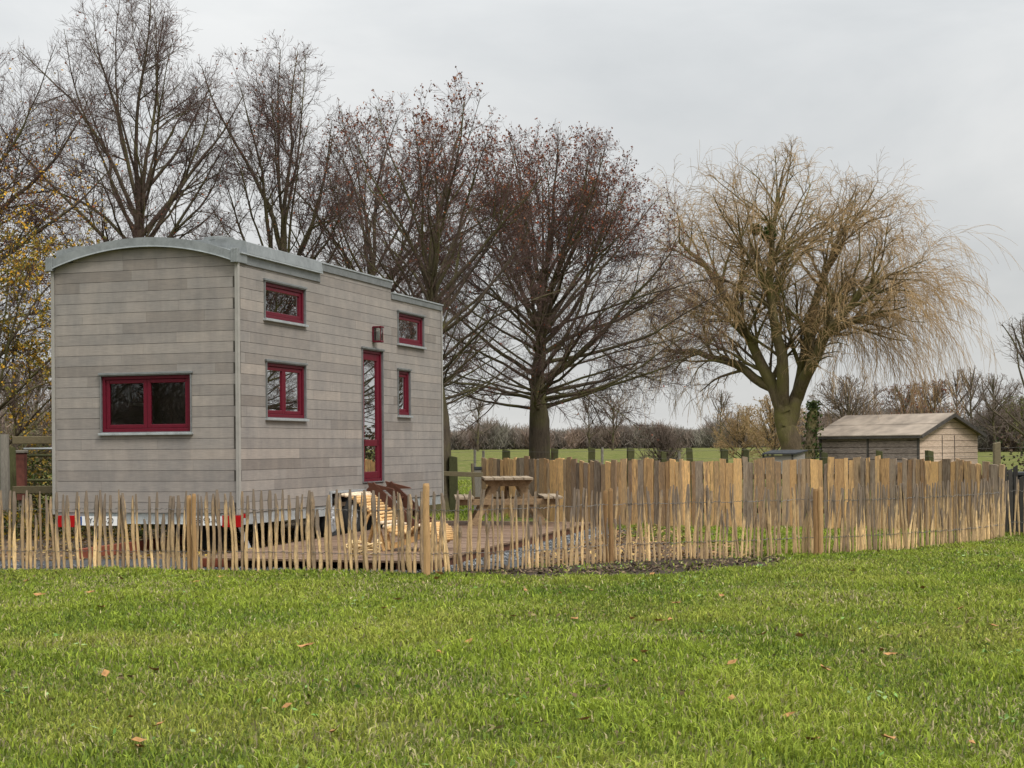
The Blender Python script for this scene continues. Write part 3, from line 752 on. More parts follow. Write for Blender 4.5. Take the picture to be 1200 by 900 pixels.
# ------------------------------------------------------------------ shed
SD = 45.0; al = R(48)
pc = gd(1076, 508, SD); ez = pc.z; kz = 1.345+36.5/40
shed = empty('garden_shed', (pc.x, SD, 0)); tag(shed, 'grey weathered wooden shed with pale gable under the willow', 'shed')
ex = Vector((-math.cos(al), math.sin(al), 0)); ey = Vector((math.sin(al), math.cos(al), 0))   # along ridge (left/back), across gable (right/back)
SL, SW = 3.5, 3.2
def S(x, y, z): v_ = ex*x+ey*y; return (v_.x, v_.y, z)
m = MB(); nr = 9
for i in range(nr):
    z0 = i*(ez-.02)/nr; z1 = (i+1)*(ez-.02)/nr-.012
    for a, b_ in ((.05, SL*.5-.03), (SL*.5+.03, SL-.05)): m.hexa([S(a, -.012, z0), S(b_, -.012, z0), S(b_, .02, z0), S(a, .02, z0), S(a, 0, z1), S(b_, 0, z1), S(b_, .02, z1), S(a, .02, z1)], random.random())
m.build('side_wall', MAT['shedside'], shed)
for x in (0, SL*.5, SL-.0):
    m = MB(); m.hexa([S(x-.03, -.03, 0), S(x+.03, -.03, 0), S(x+.03, .03, 0), S(x-.03, .03, 0), S(x-.03, -.03, ez-.02), S(x+.03, -.03, ez-.02), S(x+.03, .03, ez-.02), S(x-.03, .03, ez-.02)]); m.build('corner_post', MAT['darktrim'], shed)
def rz_(y): return ez+(kz-.05-ez)*(1-abs(y-SW/2)/(SW/2))
m = MB(); nr = 12; top = kz-.06
for i in range(nr):
    z0 = i*top/nr; z1 = (i+1)*top/nr-.012
    def lim(z): return (0.0, SW) if z <= ez else (SW/2*(z-ez)/(kz-.05-ez), SW-SW/2*(z-ez)/(kz-.05-ez))
    a, b_ = lim(z0); c, d = lim(min(z1, top))
    if b_-a < .08: continue
    m.hexa([S(-.014, a, z0), S(.02, a, z0), S(.02, b_, z0), S(-.014, b_, z0), S(-.002, c, z1), S(.02, c, z1), S(.02, d, z1), S(-.002, d, z1)], random.random())
m.build('gable_wall', MAT['shedgable'], shed)
m = MB(); m.hexa([S(-.01, 0, 0), S(.03, 0, 0), S(.03, SW, 0), S(-.01, SW, 0), S(.021, 0, ez), S(.03, 0, ez), S(.03, SW, ez), S(.021, SW, ez)]); m.hexa([S(0, SW-.03, 0), S(SL, SW-.03, 0), S(SL, SW, 0), S(0, SW, 0), S(0, SW-.03, ez), S(SL, SW-.03, ez), S(SL, SW, ez), S(0, SW, ez)])
m.hexa([S(SL-.03, 0, 0), S(SL, 0, 0), S(SL, SW, 0), S(SL-.03, SW, 0), S(SL-.03, 0, ez), S(SL, 0, ez), S(SL, SW, ez), S(SL-.03, SW, ez)]); m.build('rear_wall', MAT['darktrim'], shed)
m = MB()
for y0_, z1_ in ((1.23, 1.62), (1.9, 1.62)): m.hexa([S(-.022, y0_, 0), S(-.0145, y0_, 0), S(-.0145, y0_+.02, 0), S(-.022, y0_+.02, 0), S(-.022, y0_, z1_), S(-.012, y0_, z1_), S(-.012, y0_+.02, z1_), S(-.022, y0_+.02, z1_)])
m.build('door_batten', MAT['darktrim'], shed)
ov, oe = .22, .16
for sgn in (0, 1):
    ya, yb = (-oe, SW/2) if sgn == 0 else (SW+oe, SW/2); drop = (kz-ez)/(SW/2)*oe
    for seg in range(2 if sgn == 0 else 1):
        m = MB(); f0, f1 = ((0, .53) if seg == 0 else (.5, 1)) if sgn == 0 else (0, 1); dz = .012*seg
        y0_, y1_ = ya+(yb-ya)*f0, ya+(yb-ya)*f1; z0_, z1_ = ez-drop+(kz-ez+drop)*f0+dz, ez-drop+(kz-ez+drop)*f1+dz
        m.hexa([S(-ov, y0_, z0_), S(SL+ov, y0_, z0_), S(SL+ov, y1_, z1_), S(-ov, y1_, z1_), S(-ov, y0_, z0_+.025), S(SL+ov, y0_, z0_+.025), S(SL+ov, y1_, z1_+.025), S(-ov, y1_, z1_+.025)])
        m.build('roof', MAT['shedroof'], shed)
    m = MB(); m.bar(S(-ov-.012, ya, ez-drop-.03), S(-ov-.012, SW/2, kz-.03), .02, .10, up=(0, 0, 1)); m.build('bargeboard', MAT['darktrim'], shed)
m = MB(); m.bar(S(-ov, -oe+.02, ez-.105), S(SL+ov, -oe+.02, ez-.105), .03, .06); m.build('eave_board', MAT['darktrim'], shed)

# small coop
cp = gd(895, 530, 40); co = empty('animal_hutch', (cp.x, 40, 0)); tag(co, 'small grey wooden hutch with a dark flat roof beside the willow', 'hutch')
m = MB(); m.box(.03, .72, 0, .02, .5, 1.10); 
for i in range(5): m.box(.03, .72, -.012, 0, .5+i*.12, .5+i*.12+.108)
m.build('front_wall', MAT['coop'], co)
m = MB(); m.hexa([(.74, 0, .5), (1.12, .25, .5), (1.12, .27, .5), (.74, .02, .5), (.74, 0, 1.12), (1.12, .25, 1.17), (1.12, .27, 1.17), (.74, .02, 1.12)]); m.build('side_wall', MAT['coop'], co)
m = MB(); m.hexa([(-.06, -.1, 1.12), (.8, -.1, 1.12), (1.2, .25, 1.2), (.3, .6, 1.2), (-.06, -.1, 1.155), (.8, -.1, 1.155), (1.2, .25, 1.235), (.3, .6, 1.235)]); m.build('roof', MAT['felt'], co)
for xa in (-.03, .72):
    m = MB(); m.box(xa, xa+.05, 0, .05, 0, 1.12); m.build('leg', MAT['darktrim'], co)

# ------------------------------------------------------------------ left edge: heavy rail fence, red box, hedge
rf = empty('rail_fence', (0, 24, 0)); tag(rf, 'old heavy post and rail fence left of the house', 'fence')
for za, zb in ((511, 521), (569.5, 579)):
    a = gd(14, (za+zb)/2, 24); b_ = gd(120, (za+zb)/2-1, 24.3); m = MB(); m.bar((a.x, 0.02, a.z), (b_.x, .3, b_.z), .06, .12); m.build('rail', MAT['rail'], rf, .01)
for px, tp, w_, y in ((5, 509, .075, -.02), (14, 524, .06, .6)):
    q = gd(px, tp, 24+y); m = MB(); m.tube([(0, 0, 0), (.01, 0, q.z*.5), (0, 0, q.z)], [w_*1.08, w_, w_*.93], 9); m.build('post', MAT['greypost'] if y < 0 else MAT['oldpost'], rf, 0, False, (q.x, y, 0))
q = gd(24, 531, 25.2); m = MB(); m.box(-.085, .085, -.08, .08, .55, q.z); bx_ = m.build('metal_box', MAT['rusty'], None, .01, False, (q.x, 25.2, 0)); tag(bx_, 'rusty dark red box on a stand behind the left rail fence', 'box')
m = MB(); m.box(-.1, .1, -.1, .1, q.z, q.z+.05); m.build('lid', MAT['greypost'], bx_, .01); m = MB(); m.tube([(0, 0, 0), (0, 0, .55)], .04, 8); m.build('stand', MAT['greypost'], bx_)
mg = empty('metal_gate', (0, 26, 0)); tag(mg, 'thin tubular farm gate between the red box and the house', 'gate')
for y_, r_, mt in ((526, .018, 'zincL'), (534, .022, 'oldpost'), (563, .022, 'oldpost')):
    a = gd(28, y_, 26); b_ = gd(120, y_-1, 26); m = MB(); m.tube([(a.x, 0, a.z), (b_.x, 0, b_.z)], r_, 8); m.build('rail', MAT[mt], mg, 0, True)

# ------------------------------------------------------------------ trees
def nrm(v): return v/np.maximum(np.linalg.norm(v, axis=-1, keepdims=True), 1e-9)
UP = np.array([0, 0, 1.0])
def grow(rg, start, d, ln, r0, S, wob, trop, env=None, rt=.25, bias=None):
    n = len(start); P = np.zeros((n, S+1, 3)); P[:, 0] = start; d = nrm(d)
    rad = r0[:, None]*np.linspace(1, rt, S+1)[None]
    for i in range(S):
        d = nrm(d+rg.normal(0, wob, (n, 3))+UP*(trop if np.isscalar(trop) else trop[:, None])*(i+1)/S+(0 if bias is None else bias*(i+1)/S))
        st_ = (ln/S)[:, None]
        if env is not None:
            out = ~env(P[:, i]+d*st_); st_ = np.where(out[:, None], st_*.3, st_)
        P[:, i+1] = P[:, i]+d*st_
    return P, rad
def kids(rg, P, rad, ln, spacing, tmin, ang, lf, rfac, rmin, extra=0, angs=.18):
    n, S1_, _ = P.shape; S_ = S1_-1
    cnt = np.maximum((ln*(1-tmin)/spacing+rg.random(n)).astype(int), extra)
    idx = np.repeat(np.arange(n), cnt); t_ = tmin+(1-tmin)*rg.random(len(idx))**.85
    f = t_*S_; i = np.minimum(f.astype(int), S_-1); f = f-i
    a = P[idx, i]; b = P[idx, i+1]; pos = a+(b-a)*f[:, None]; tan = nrm(b-a)
    rnd = rg.normal(size=pos.shape); perp = nrm(rnd-tan*(rnd*tan).sum(1, keepdims=True))
    A = ang*(1+rg.normal(0, angs, len(idx)))
    d = tan*np.cos(A)[:, None]+perp*np.sin(A)[:, None]
    r = np.maximum((rad[idx, i]*(1-f)+rad[idx, i+1]*f)*rfac, rmin)
    return pos, d, ln[idx]*lf*(1-.5*t_)*rg.uniform(.6, 1.25, len(idx)), r
def tubes(P, rad, k):
    n, S1_, _ = P.shape
    tan = nrm(np.concatenate([P[:, 1:]-P[:, :-1], P[:, -1:]-P[:, -2:-1]], 1))
    ref = np.array([.31, .87, .38]); u = nrm(np.cross(tan, ref)); w = np.cross(tan, u)
    a = np.arange(k)*2*np.pi/k
    V = P[:, :, None]+(u[:, :, None]*np.cos(a)[None, None, :, None]+w[:, :, None]*np.sin(a)[None, None, :, None])*rad[:, :, None, None]
    base = (np.arange(n)[:, None, None]*S1_+np.arange(S1_-1)[None, :, None])*k
    j = np.arange(k)[None, None]; j2 = (j+1) % k
    Fq = np.stack([base+j, base+j2, base+j2+k, base+j+k], -1).reshape(-1, 4)
    return V.reshape(-1, 3), Fq
def join(parts):
    Vs, Fs, o = [], [], 0
    for V_, F_ in parts: Vs.append(V_); Fs.append(F_+o); o += len(V_)
    return np.concatenate(Vs), [np.concatenate(Fs)]
def egg(c, rx, ry, zc, up, dn):
    def f(p):
        z = (p[..., 2]-zc); rz = np.where(z > 0, up, dn)
        return ((p[..., 0]-c[0])/rx)**2+((p[..., 1]-c[1])/ry)**2+np.abs(z/rz)**2.7 < 1
    return f
def reach(rg, pos, d, env, far=14.0):
    ts = np.linspace(.2, far, 60); q = pos[:, None]+d[:, None]*ts[None, :, None]
    ins = env(q); last = np.where(ins.any(1), ins.shape[1]-1-ins[:, ::-1].argmax(1), 0)
    return ts[last]
def leafbits(rg, pts, n, size, cols, zf=None):
    i = rg.integers(0, len(pts), n*3 if zf is not None else n)
    p = pts[i]
    if zf is not None: p = p[rg.random(len(p)) < zf(p)][:n]
    n = len(p)
    p = p+rg.normal(0, .02, p.shape); u = nrm(rg.normal(size=(n, 3))); w = nrm(np.cross(u, rg.normal(size=(n, 3))))
    s_ = size*rg.uniform(.6, 1.3, n)[:, None]
    V_ = np.stack([p-u*s_*.5, p+w*s_*.35, p+u*s_*.6, p-w*s_*.35], 1).reshape(-1, 3)
    c = np.array(cols)[rg.integers(0, len(cols), n)]*rg.uniform(.7, 1.3, (n, 1)); c = np.repeat(c, 4, 0)
    return V_, [np.arange(4*n).reshape(-1, 4)], c
def linden(seed, base, h, rx, ry, zc, zfork, nl, r0, label, lean=(0, 0), spread=1.0, dens=1.0, leaf=0, cols=None, zf=None, ctr=(0, 0), low=78, high=16, name='linden_tree', tr=.0036, group='bare lindens behind the house', lfrac=.62, trop=.035):
    rg = np.random.default_rng(seed); root = empty(name, base); tag(root, label, 'tree', group)
    env = egg(ctr, rx, ry, zc, h-zc, zc-1.2)
    # trunk / leader
    zt = h*lfrac; S_ = 14; z = np.linspace(0, zt, S_+1)
    tp = np.stack([lean[0]*(z/zt)**1.3+rg.normal(0, .035, S_+1).cumsum()*.5, lean[1]*(z/zt)+rg.normal(0, .03, S_+1).cumsum()*.5, z], 1); tp[0, :2] = 0
    tp[:, :2] -= 0; fl_ = 1+.35*np.exp(-z/.25)
    tr_ = np.where(z < zfork, r0*(1-.12*z/zfork), r0*.88*(1-(z-zfork)/(zt-zfork))**.8*.75+.02)*fl_
    trunkparts = [tubes(tp[None], tr_[None], 12)]
    # limbs
    zl = zfork+(zt-zfork)*np.sort(rg.random(nl))**1.5*.9; zl[:3] = zfork-.1
    pos = np.stack([np.interp(zl, z, tp[:, 0]), np.interp(zl, z, tp[:, 1]), zl], 1)
    q = np.clip((np.arange(nl)+.5)/nl+rg.normal(0, .10, nl), 0, 1); A = np.arccos(np.cos(R(low))+(np.cos(R(high))-np.cos(R(low)))*q)
    az = np.arange(nl)*2.399+rg.normal(0, .35, nl)
    d = np.stack([np.sin(A)*np.cos(az), np.sin(A)*np.sin(az), np.cos(A)], 1)
    ln = reach(rg, pos, nrm(d+UP*trop*3), env)*rg.uniform(.88, 1.04, nl); ln = np.maximum(ln, .8)
    rl_ = np.clip(.007+.0115*ln, .014, r0*.40)*rg.uniform(.6, 1.2, nl)
    P1, R1 = grow(rg, pos, d, ln, rl_, 12, .08, trop, None, .14)
    trunkparts.append(tubes(P1, R1, 6))
    s2 = kids(rg, P1, R1, ln, .42/dens, .25, R(40), .46, .5, .006); s2 = (s2[0], s2[1], np.minimum(s2[2], reach(rg, s2[0], s2[1], env, 6.0)*rg.uniform(.8, 1.05, len(s2[0]))), s2[3]); P2, R2 = grow(rg, *s2[:3], s2[3], 7, .10, .05, None, .25)
    trunkparts.append(tubes(P2, R2, 4))
    V_, F_ = join(trunkparts); link('trunk', np_mesh('trunk', V_, F_, smooth=True), MAT['bark'], root)
    s3 = kids(rg, P2, R2, s2[2], .135/dens, .08, R(42), .58, .6, tr*1.1, 3); s3 = (s3[0], s3[1], np.clip(np.minimum(s3[2], .12+reach(rg, s3[0], s3[1], env, 3.0)), .12, 1.1), s3[3]); P3, R3 = grow(rg, *s3[:3], s3[3], 5, .13, .035, None, .4)
    s4 = kids(rg, P3, R3, s3[2], .07/dens, .08, R(42), .62, .7, tr*.9, 2); s4 = (s4[0], s4[1], np.clip(s4[2], .14, .55), s4[3]); P4, R4 = grow(rg, *s4[:3], s4[3], 3, .16, .10, None, .6)
    s5 = kids(rg, P1, R1, ln, .10/dens, .5, R(42), .1, .3, tr); s5 = (s5[0], s5[1], np.clip(s5[2]*1.3, .15, .7), s5[3]); P5, R5 = grow(rg, *s5[:3], np.minimum(s5[3], .007), 4, .14, .12, None, .6)
    V_, F_ = join([tubes(P3, R3, 3), tubes(P4, R4, 3), tubes(P5, R5, 3)]); link('crown', np_mesh('crown', V_, F_), MAT['twig'], root)
    if leaf:
        V_, F_, c = leafbits(rg, P4[:, -1], leaf, .05, cols, zf); link('leaves', np_mesh('leaves', V_, F_, c), MAT['tinted'], root)
    return root
RB = [(.20, .055, .03), (.14, .06, .035), (.22, .09, .04), (.11, .055, .045)]
YB = [(.55, .32, .03), (.30, .16, .03), (.22, .07, .035), (.18, .12, .03)]
GB = [(.12, .12, .03), (.50, .27, .03), (.17, .14, .04), (.34, .24, .04)]
def at_(px, D): q = gd(px, 525, D); return (q.x, D, 0)
LIN = []
LIN.append(linden(3, at_(632, 36), 8.95, 3.95, 3.6, 3.4, 2.35, 66, .27, 'round crowned bare linden with russet seed clusters beside the picnic table', (.12, 0), 1, 1.1, 16000, RB, lambda p: np.clip((p[:, 2]-4.6)/3.2, .03, 1), (.45, 0), 86, 5, trop=.05))
LIN.append(linden(21, at_(513, 31), 8.9, 2.4, 2.4, 4.6, 2.3, 48, .27, 'tall bare linden close behind the far corner of the house', (-.1, 0), 1, 1.15, 5000, RB, lambda p: np.clip((p[:, 2]-5.4)/2.5, .03, 1), (0, 0), 74, 5))
LIN.append(linden(5, at_(430, 36), 9.6, 2.5, 2.3, 5.2, 2.6, 50, .25, 'bare multi stemmed linden rising over the low end of the roof', (.2, 0), 1, 1.2, 3000, RB, lambda p: np.clip((p[:, 2]-5.5)/3, .02, 1), (.3, 0), 82, 6, trop=.07))
linden(8, at_(340, 35), 10.8, 2.6, 2.3, 6.4, 3.0, 46, .26, 'bare linden behind the raised zinc roof', (-.1, 0), 1, 1.1, 1500, RB, None, (-.2, 0), 86, 5, trop=.075)
linden(13, at_(158, 34), 12.0, 2.75, 2.6, 7.2, 3.6, 54, .30, 'tallest bare linden behind the arched roof', (.05, 0), 1, 1.1, 900, RB, None, (-.15, 0), 86, 4, trop=.075)
linden(17, at_(-75, 30), 11.0, 3.3, 2.8, 5.6, 2.6, 36, .28, 'bare tree with yellow and red leaves cut off by the left edge', (-.1, 0), 1, 1.2, 9000, YB, lambda p: (np.abs(p[:, 2]-6.0) < 1.6)*.8+.06, (0, 0), 86, 10)
linden(19, at_(-14, 27), 6.0, 2.3, 1.8, 3.3, 1.1, 26, .09, 'low tree with olive and yellow leaves by the left rail fence', (.1, 0), 1, 1.2, 16000, GB, lambda p: .55+.45*(p[:, 2] > 2.4), (0, 0), 70, 20, 'autumn_tree', .004, None)

for src_i, (x, y, a) in ((0, (18.9, 42, 1.0)), (1, (27, 41, 2.2)), (2, (20.8, 50.3, .6)), (1, (24, 56.5, 3.)), (0, (-40, -8, 2.)), (2, (-46, -17, 3.)), (1, (-50, -13, 4.4)), (2, (-43, -21, 5.))):  # linden copies added out of view so the windows have trees to reflect
    c = copy_tree(LIN[src_i]); c.location = (x, y, 0); c.rotation_euler = (0, 0, a); c['group'] = 'bare trees added outside the picture for reflections'; c['label'] = 'unseen bare linden added outside the picture for the windows to mirror'
# weeping willow
def willow(base):
    rg = np.random.default_rng(31); root = empty('weeping_willow', base); tag(root, 'huge leafless weeping willow with ochre twigs behind the shed', 'tree')
    env = egg((-.35, 0), 4.7, 4.6, 5.2, 5.5, 4.2); env2 = egg((-.2, 0), 5.2, 5.2, 5.0, 6.6, 4.6)
    z = np.linspace(0, 1, 9); P0 = []; R0 = []
    def stem_(pts, rs):
        t_ = np.linspace(0, 1, len(pts)); tt = np.linspace(0, 1, 13)
        P0.append(np.stack([np.interp(tt, t_, [p[i] for p in pts]) for i in range(3)], 1)+rg.normal(0, .035, (13, 3))); R0.append(np.interp(tt, t_, rs))
    stem_([(0, 0, 0), (-.15, 0, 1.0), (-.45, 0, 1.9), (-.62, 0, 2.5)], [.50, .38, .34, .26])
    stem_([(-.42, 0, 1.9), (-.1, .1, 2.9), (.2, .2, 4.0), (.45, .3, 5.6), (.95, .3, 7.2), (1.5, .2, 8.4)], [.27, .23, .2, .15, .10, .05])
    stem_([(-.5, 0, 2.4), (-.85, .1, 3.3), (-1.35, .2, 4.3), (-2.1, .1, 5.8), (-3.0, 0, 7.2), (-3.9, 0, 8.0)], [.26, .22, .17, .13, .09, .045])
    stem_([(-.5, 0, 2.4), (-.6, -.3, 3.8), (-.9, -.5, 5.4), (-1.1, -.6, 7.0), (-.9, -.6, 8.8), (-.6, -.6, 10)], [.22, .2, .15, .11, .07, .035])
    stem_([(-.1, .1, 2.9), (.2, -.6, 3.9), (.7, -1.2, 5.0), (1.7, -1.6, 6.2), (2.6, -1.8, 6.7)], [.22, .18, .14, .1, .05])
    stem_([(-.85, .1, 3.2), (-2.0, .6, 4.0), (-3.3, .9, 4.5), (-4.4, 1.0, 4.5)], [.18, .13, .09, .04])
    stem_([(.25, .2, 4.0), (1.1, 1.0, 5.0), (2.3, 1.3, 5.6), (3.5, 1.2, 5.7)], [.18, .13, .09, .04])
    P0 = np.array(P0); R0 = np.array(R0)
    parts = [tubes(P0, R0, 10)]
    l0 = np.linalg.norm(np.diff(P0, axis=1), axis=2).sum(1); l0[0] = .3
    s1 = kids(rg, P0[1:], R0[1:], l0[1:], .24, .22, R(46), .62, .55, .035); s1 = (s1[0], nrm(s1[1]+UP*.25), np.minimum(np.clip(s1[2], 1.5, 4.2), .4+reach(rg, s1[0], nrm(s1[1]+UP*.25), env)), np.minimum(s1[3], .06))
    P1, R1 = grow(rg, s1[0], s1[1], s1[2], s1[3], 10, .09, -.03, None, .25); parts.append(tubes(P1, R1, 6))
    s2 = kids(rg, P1, R1, s1[2], .30, .15, R(42), .55, .6, .011); l2 = np.clip(np.minimum(s2[2], .5+reach(rg, s2[0], nrm(s2[1]+UP*.15), env)), .5, 2.0); P2, R2 = grow(rg, s2[0], nrm(s2[1]+UP*.15), l2, s2[3], 7, .12, -.04, env, .35); parts.append(tubes(P2, R2, 4))
    V_, F_ = join(parts); link('trunk', np_mesh('trunk', V_, F_, smooth=True), MAT['barkW'], root)
    tw = []
    s3 = kids(rg, P2, R2, l2, .11, .1, R(48), .9, .6, .0058, 2)
    n = len(s3[0]); out = np.clip(np.linalg.norm(s3[0][:, :2]-np.array([-.0, 0]), axis=1)/5.0, 0, 1); hi = np.clip((s3[0][:, 2]-7.5)/3, 0, 1)
    ln3 = np.clip(rg.gamma(3, .33, n)*(.5+1.5*out**2)*(1-.5*hi), .3, 2.6); right = (s3[0][:, 0] > 1.0)
    ln3 = np.where(right & (s3[0][:, 2] < 6.3), ln3*2.1, ln3*1.0); ln3 = np.minimum(ln3, np.maximum(s3[0][:, 2]-1.9, .3))
    trop = -np.where(right, .12+.55*out, .02+.34*out)*(1-.8*hi)
    P3, R3 = grow(rg, s3[0], nrm(s3[1]+UP*.3), ln3, np.minimum(s3[3], .008), 9, .075, trop, None, .6, np.array([.0, 0, 0])); tw.append(tubes(P3, R3, 3))
    s4 = kids(rg, P3, R3, ln3, .28, .12, R(24), .5, .8, .0048); P4, R4 = grow(rg, s4[0], s4[1], np.clip(s4[2], .2, 1.4), s4[3], 5, .08, -.35, None, .7); tw.append(tubes(P4, R4, 3))
    V_, F_ = join(tw); link('crown', np_mesh('crown', V_, F_), MAT['twigW'], root)
    for c, rr in (((-1.05, -.6, 8.15), .27), ((-1.45, -.4, 8.35), .2)):
        pts = np.array(c)+nrm(rg.normal(size=(900, 3)))*(rr*rg.random((900, 1))**.4)
        V_, F_, cc = leafbits(rg, pts, 900, .07, [(.04, .07, .015), (.06, .085, .02)]); link('mistletoe', np_mesh('mistletoe', V_, F_, cc), MAT['tinted'], root)
willow(at_(938, 50))
iv = empty('ivy_stump', at_(951, 47)); tag(iv, 'dark green ivy covered stump leaning by the willow trunk', 'stump')
m = MB(); m.tube([(-.1, 0, 0), (-.05, 0, 1.2), (.05, 0, 2.3), (.1, 0, 2.55)], [.2, .17, .15, .06], 8); m.build('stem', MAT['barkW'], iv)
pts = np.stack([rng.normal(0, .10, 2600), rng.normal(0, .10, 2600), rng.random(2600)*2.7], 1); pts[:, 0] += pts[:, 2]*.06-.08
V, Fq, c = leafbits(rng, pts, 2600, .09, [(.03, .05, .015), (.05, .07, .02), (.07, .08, .03)]); link('foliage', np_mesh('foliage', V, Fq, c), MAT['tinted'], iv)

# ---- loose background trees (individual, with own crown and trunk)
def far_tree(seed, px, D, h, w, label, mat='twigF', name='bare_tree', zc=.45, fork=.18, n1=16, cols=None, leaf=0, group='bare trees across the meadow', tw=.02, droop=.05, zb=None):
    rg = np.random.default_rng(seed); b_ = at_(px, D); base = (b_[0], D, float(gz(D)) if zb is None else zb)
    root = empty(name, base); tag(root, label, 'tree', group)
    env = egg((0, 0), w, w, h*zc, h*(1-zc), h*zc*.85)
    zt = h*.8; z = np.linspace(0, zt, 9); tp = np.stack([rg.normal(0, .02*h, 9).cumsum()*.25, z*0, z], 1); tp[0] = 0
    r0 = h*.022; parts = [tubes(tp[None], (r0*np.linspace(1, .2, 9))[None], 6)]
    zl = h*fork+(zt-h*fork)*rg.random(n1); pos = np.stack([np.interp(zl, z, tp[:, 0]), zl*0, zl], 1); A = np.radians(70-50*(zl/zt)); az = np.arange(n1)*2.399
    d = np.stack([np.sin(A)*np.cos(az), np.sin(A)*np.sin(az), np.cos(A)], 1); ln = np.maximum(reach(rg, pos, d, env, h), h*.1)
    P1, R1 = grow(rg, pos, d, ln, np.full(n1, r0*.4), 7, .1, droop*2, env, .3); parts.append(tubes(P1, R1, 4))
    V_, F_ = join(parts); link('trunk', np_mesh('trunk', V_, F_), MAT['bark'], root)
    s2 = kids(rg, P1, R1, ln, h*.035, .1, R(38), .5, .6, tw*1.3); P2, R2 = grow(rg, *s2[:3], np.minimum(s2[3], tw*2), 5, .12, droop, env, .5)
    s3 = kids(rg, P2, R2, s2[2], h*.022, .1, R(40), .5, .8, tw); P3, R3 = grow(rg, *s3[:3], s3[3], 3, .15, droop, None, .6)
    V_, F_ = join([tubes(P2, R2, 3), tubes(P3, R3, 3)]); link('crown', np_mesh('crown', V_, F_), MAT[mat], root)
    if leaf:
        V_, F_, c = leafbits(rg, P3[:, -1], leaf, h*.022, cols); link('leaves', np_mesh('leaves', V_, F_, c), MAT['tinted'], root)
    return root
far_tree(41, 1122, 230, 12.3, 3.4, 'rounded bare tree just right of the willow, above the shed ridge', zc=.6)
far_tree(42, 1139, 225, 12.8, 3.6, 'fan shaped bare tree above the shed gable', zc=.62)
far_tree(43, 1165, 215, 11.0, 4.6, 'wide brown bare tree above the post at the right', zc=.5, n1=26)
far_tree(44, 1197, 150, 5.8, 2.8, 'mossy low tree at the far right edge of the meadow', zc=.5, cols=[(.12, .13, .03)], leaf=2500)
far_tree(45, 1095, 200, 9.6, 4.0, 'russet bare tree between the willow and the shed gable', zc=.5, n1=26, cols=RB, leaf=1500)
far_tree(46, 1060, 210, 9.5, 4.2, 'dense brown bare tree directly behind the shed roof', zc=.5, n1=26, cols=RB, leaf=1200)
far_tree(47, 1215, 60, 6.4, 2.3, 'thin bare tree whose twigs enter from the right edge', zc=.6, n1=18, tw=.006)
far_tree(48, 718, 420, 17, 6.5, 'pale bare tree above the tree line right of the main linden trunk', zc=.6, tw=.03)
far_tree(49, 690, 420, 15, 5.5, 'slim bare tree at the tree line right of the main linden trunk', zc=.6, tw=.03)
far_tree(50, 870, 70, 3.2, 1.5, 'small ochre bare tree left of the willow trunk', 'twigW', zc=.55, n1=22, tw=.007, cols=[(.22, .16, .08)], leaf=900)
far_tree(51, 905, 64, 3.4, 1.5, 'bushy ochre tree touching the foot of the willow', 'twigW', zc=.5, n1=24, tw=.007, cols=[(.24, .18, .08)], leaf=1000)
far_tree(52, 777, 38, 1.85, .8, 'low russet pollard bush among the field stakes', zc=.55, n1=30, tw=.004, fork=.3, name='pollard_bush', group=None)
far_tree(53, 845, 300, 12, 4.5, 'bare tree left of the small ochre tree at the wood edge', zc=.6, tw=.025)
far_tree(54, 560, 430, 16, 6, 'bare tree at the tree line between house and main linden', zc=.6, tw=.03)
far_tree(55, 995, 160, 8.6, 4.2, 'dense brown tree half hidden by hanging willow twigs', zc=.5, n1=26)
far_tree(56, 40, 90, 6.5, 3.0, 'dark bare tree behind the left rail fence', zc=.5, n1=24, tw=.012)
far_tree(57, 15, 70, 5.5, 2.6, 'leaning bare tree at the left edge above the red box', zc=.5, n1=24, tw=.01)

# ---- far woodland masses (uncountable)
def wood_mass(name, x0, x1, D, hmin, hmax, n, tw, seed, cols, per=130, depth=25):
    rg = np.random.default_rng(seed); V_ = []; C = []
    px = rg.uniform(x0, x1, n); Dn = D+rg.uniform(0, depth, n)
    a = (px-600)/F*Dn; hh = hmin+(hmax-hmin)*vnoise(px/40, px*0, 1.0, seed)*rg.uniform(.75, 1.1, n)
    for i in range(n):
        m_ = per; h = hh[i]; w_ = h*.42; cc = np.array(cols[rg.integers(len(cols))])*rg.uniform(.75, 1.2)
        t0 = rg.random(m_)*.6; st_ = np.stack([rg.normal(0, w_*.35, m_), rg.normal(0, w_*.35, m_), h*t0], 1)
        d = nrm(np.stack([rg.normal(0, .55, m_), rg.normal(0, .55, m_), .35+rg.random(m_)], 1)); l_ = h*rg.uniform(.2, .5, m_)
        e = st_+d*l_[:, None]; s_ = nrm(np.cross(d, rg.normal(size=(m_, 3))))*tw
        b_ = np.array([a[i], Dn[i], float(gz(Dn[i]))])
        V_.append(np.stack([st_-s_, st_+s_, e+s_*.4, e-s_*.4], 1).reshape(-1, 3)+b_); C.append(np.repeat(cc[None]*rg.uniform(.7, 1.3, (m_, 1)), 4, 0))
    V_ = np.concatenate(V_); C = np.concatenate(C); o = link(name, np_mesh(name, V_, [np.arange(len(V_)).reshape(-1, 4)], C), MAT['tinted']); kind(o, 'stuff')
    o['label'] = {'far_woodland': 'brown leafless woodland along the far side of the meadow', 'near_woodland': 'leafless brown scrub and trees behind the shed'}[name] if D > 0 else 'unseen leafless woodland added outside the picture for the house windows to mirror'; o['category'] = 'woodland'
    return o
BRN = [(.19, .155, .13), (.22, .175, .14), (.17, .15, .125), (.22, .16, .125), (.18, .165, .13)]
wood_mass('far_woodland', 480, 1000, 560, 6, 13, 420, .13, 61, BRN, 170, 60)
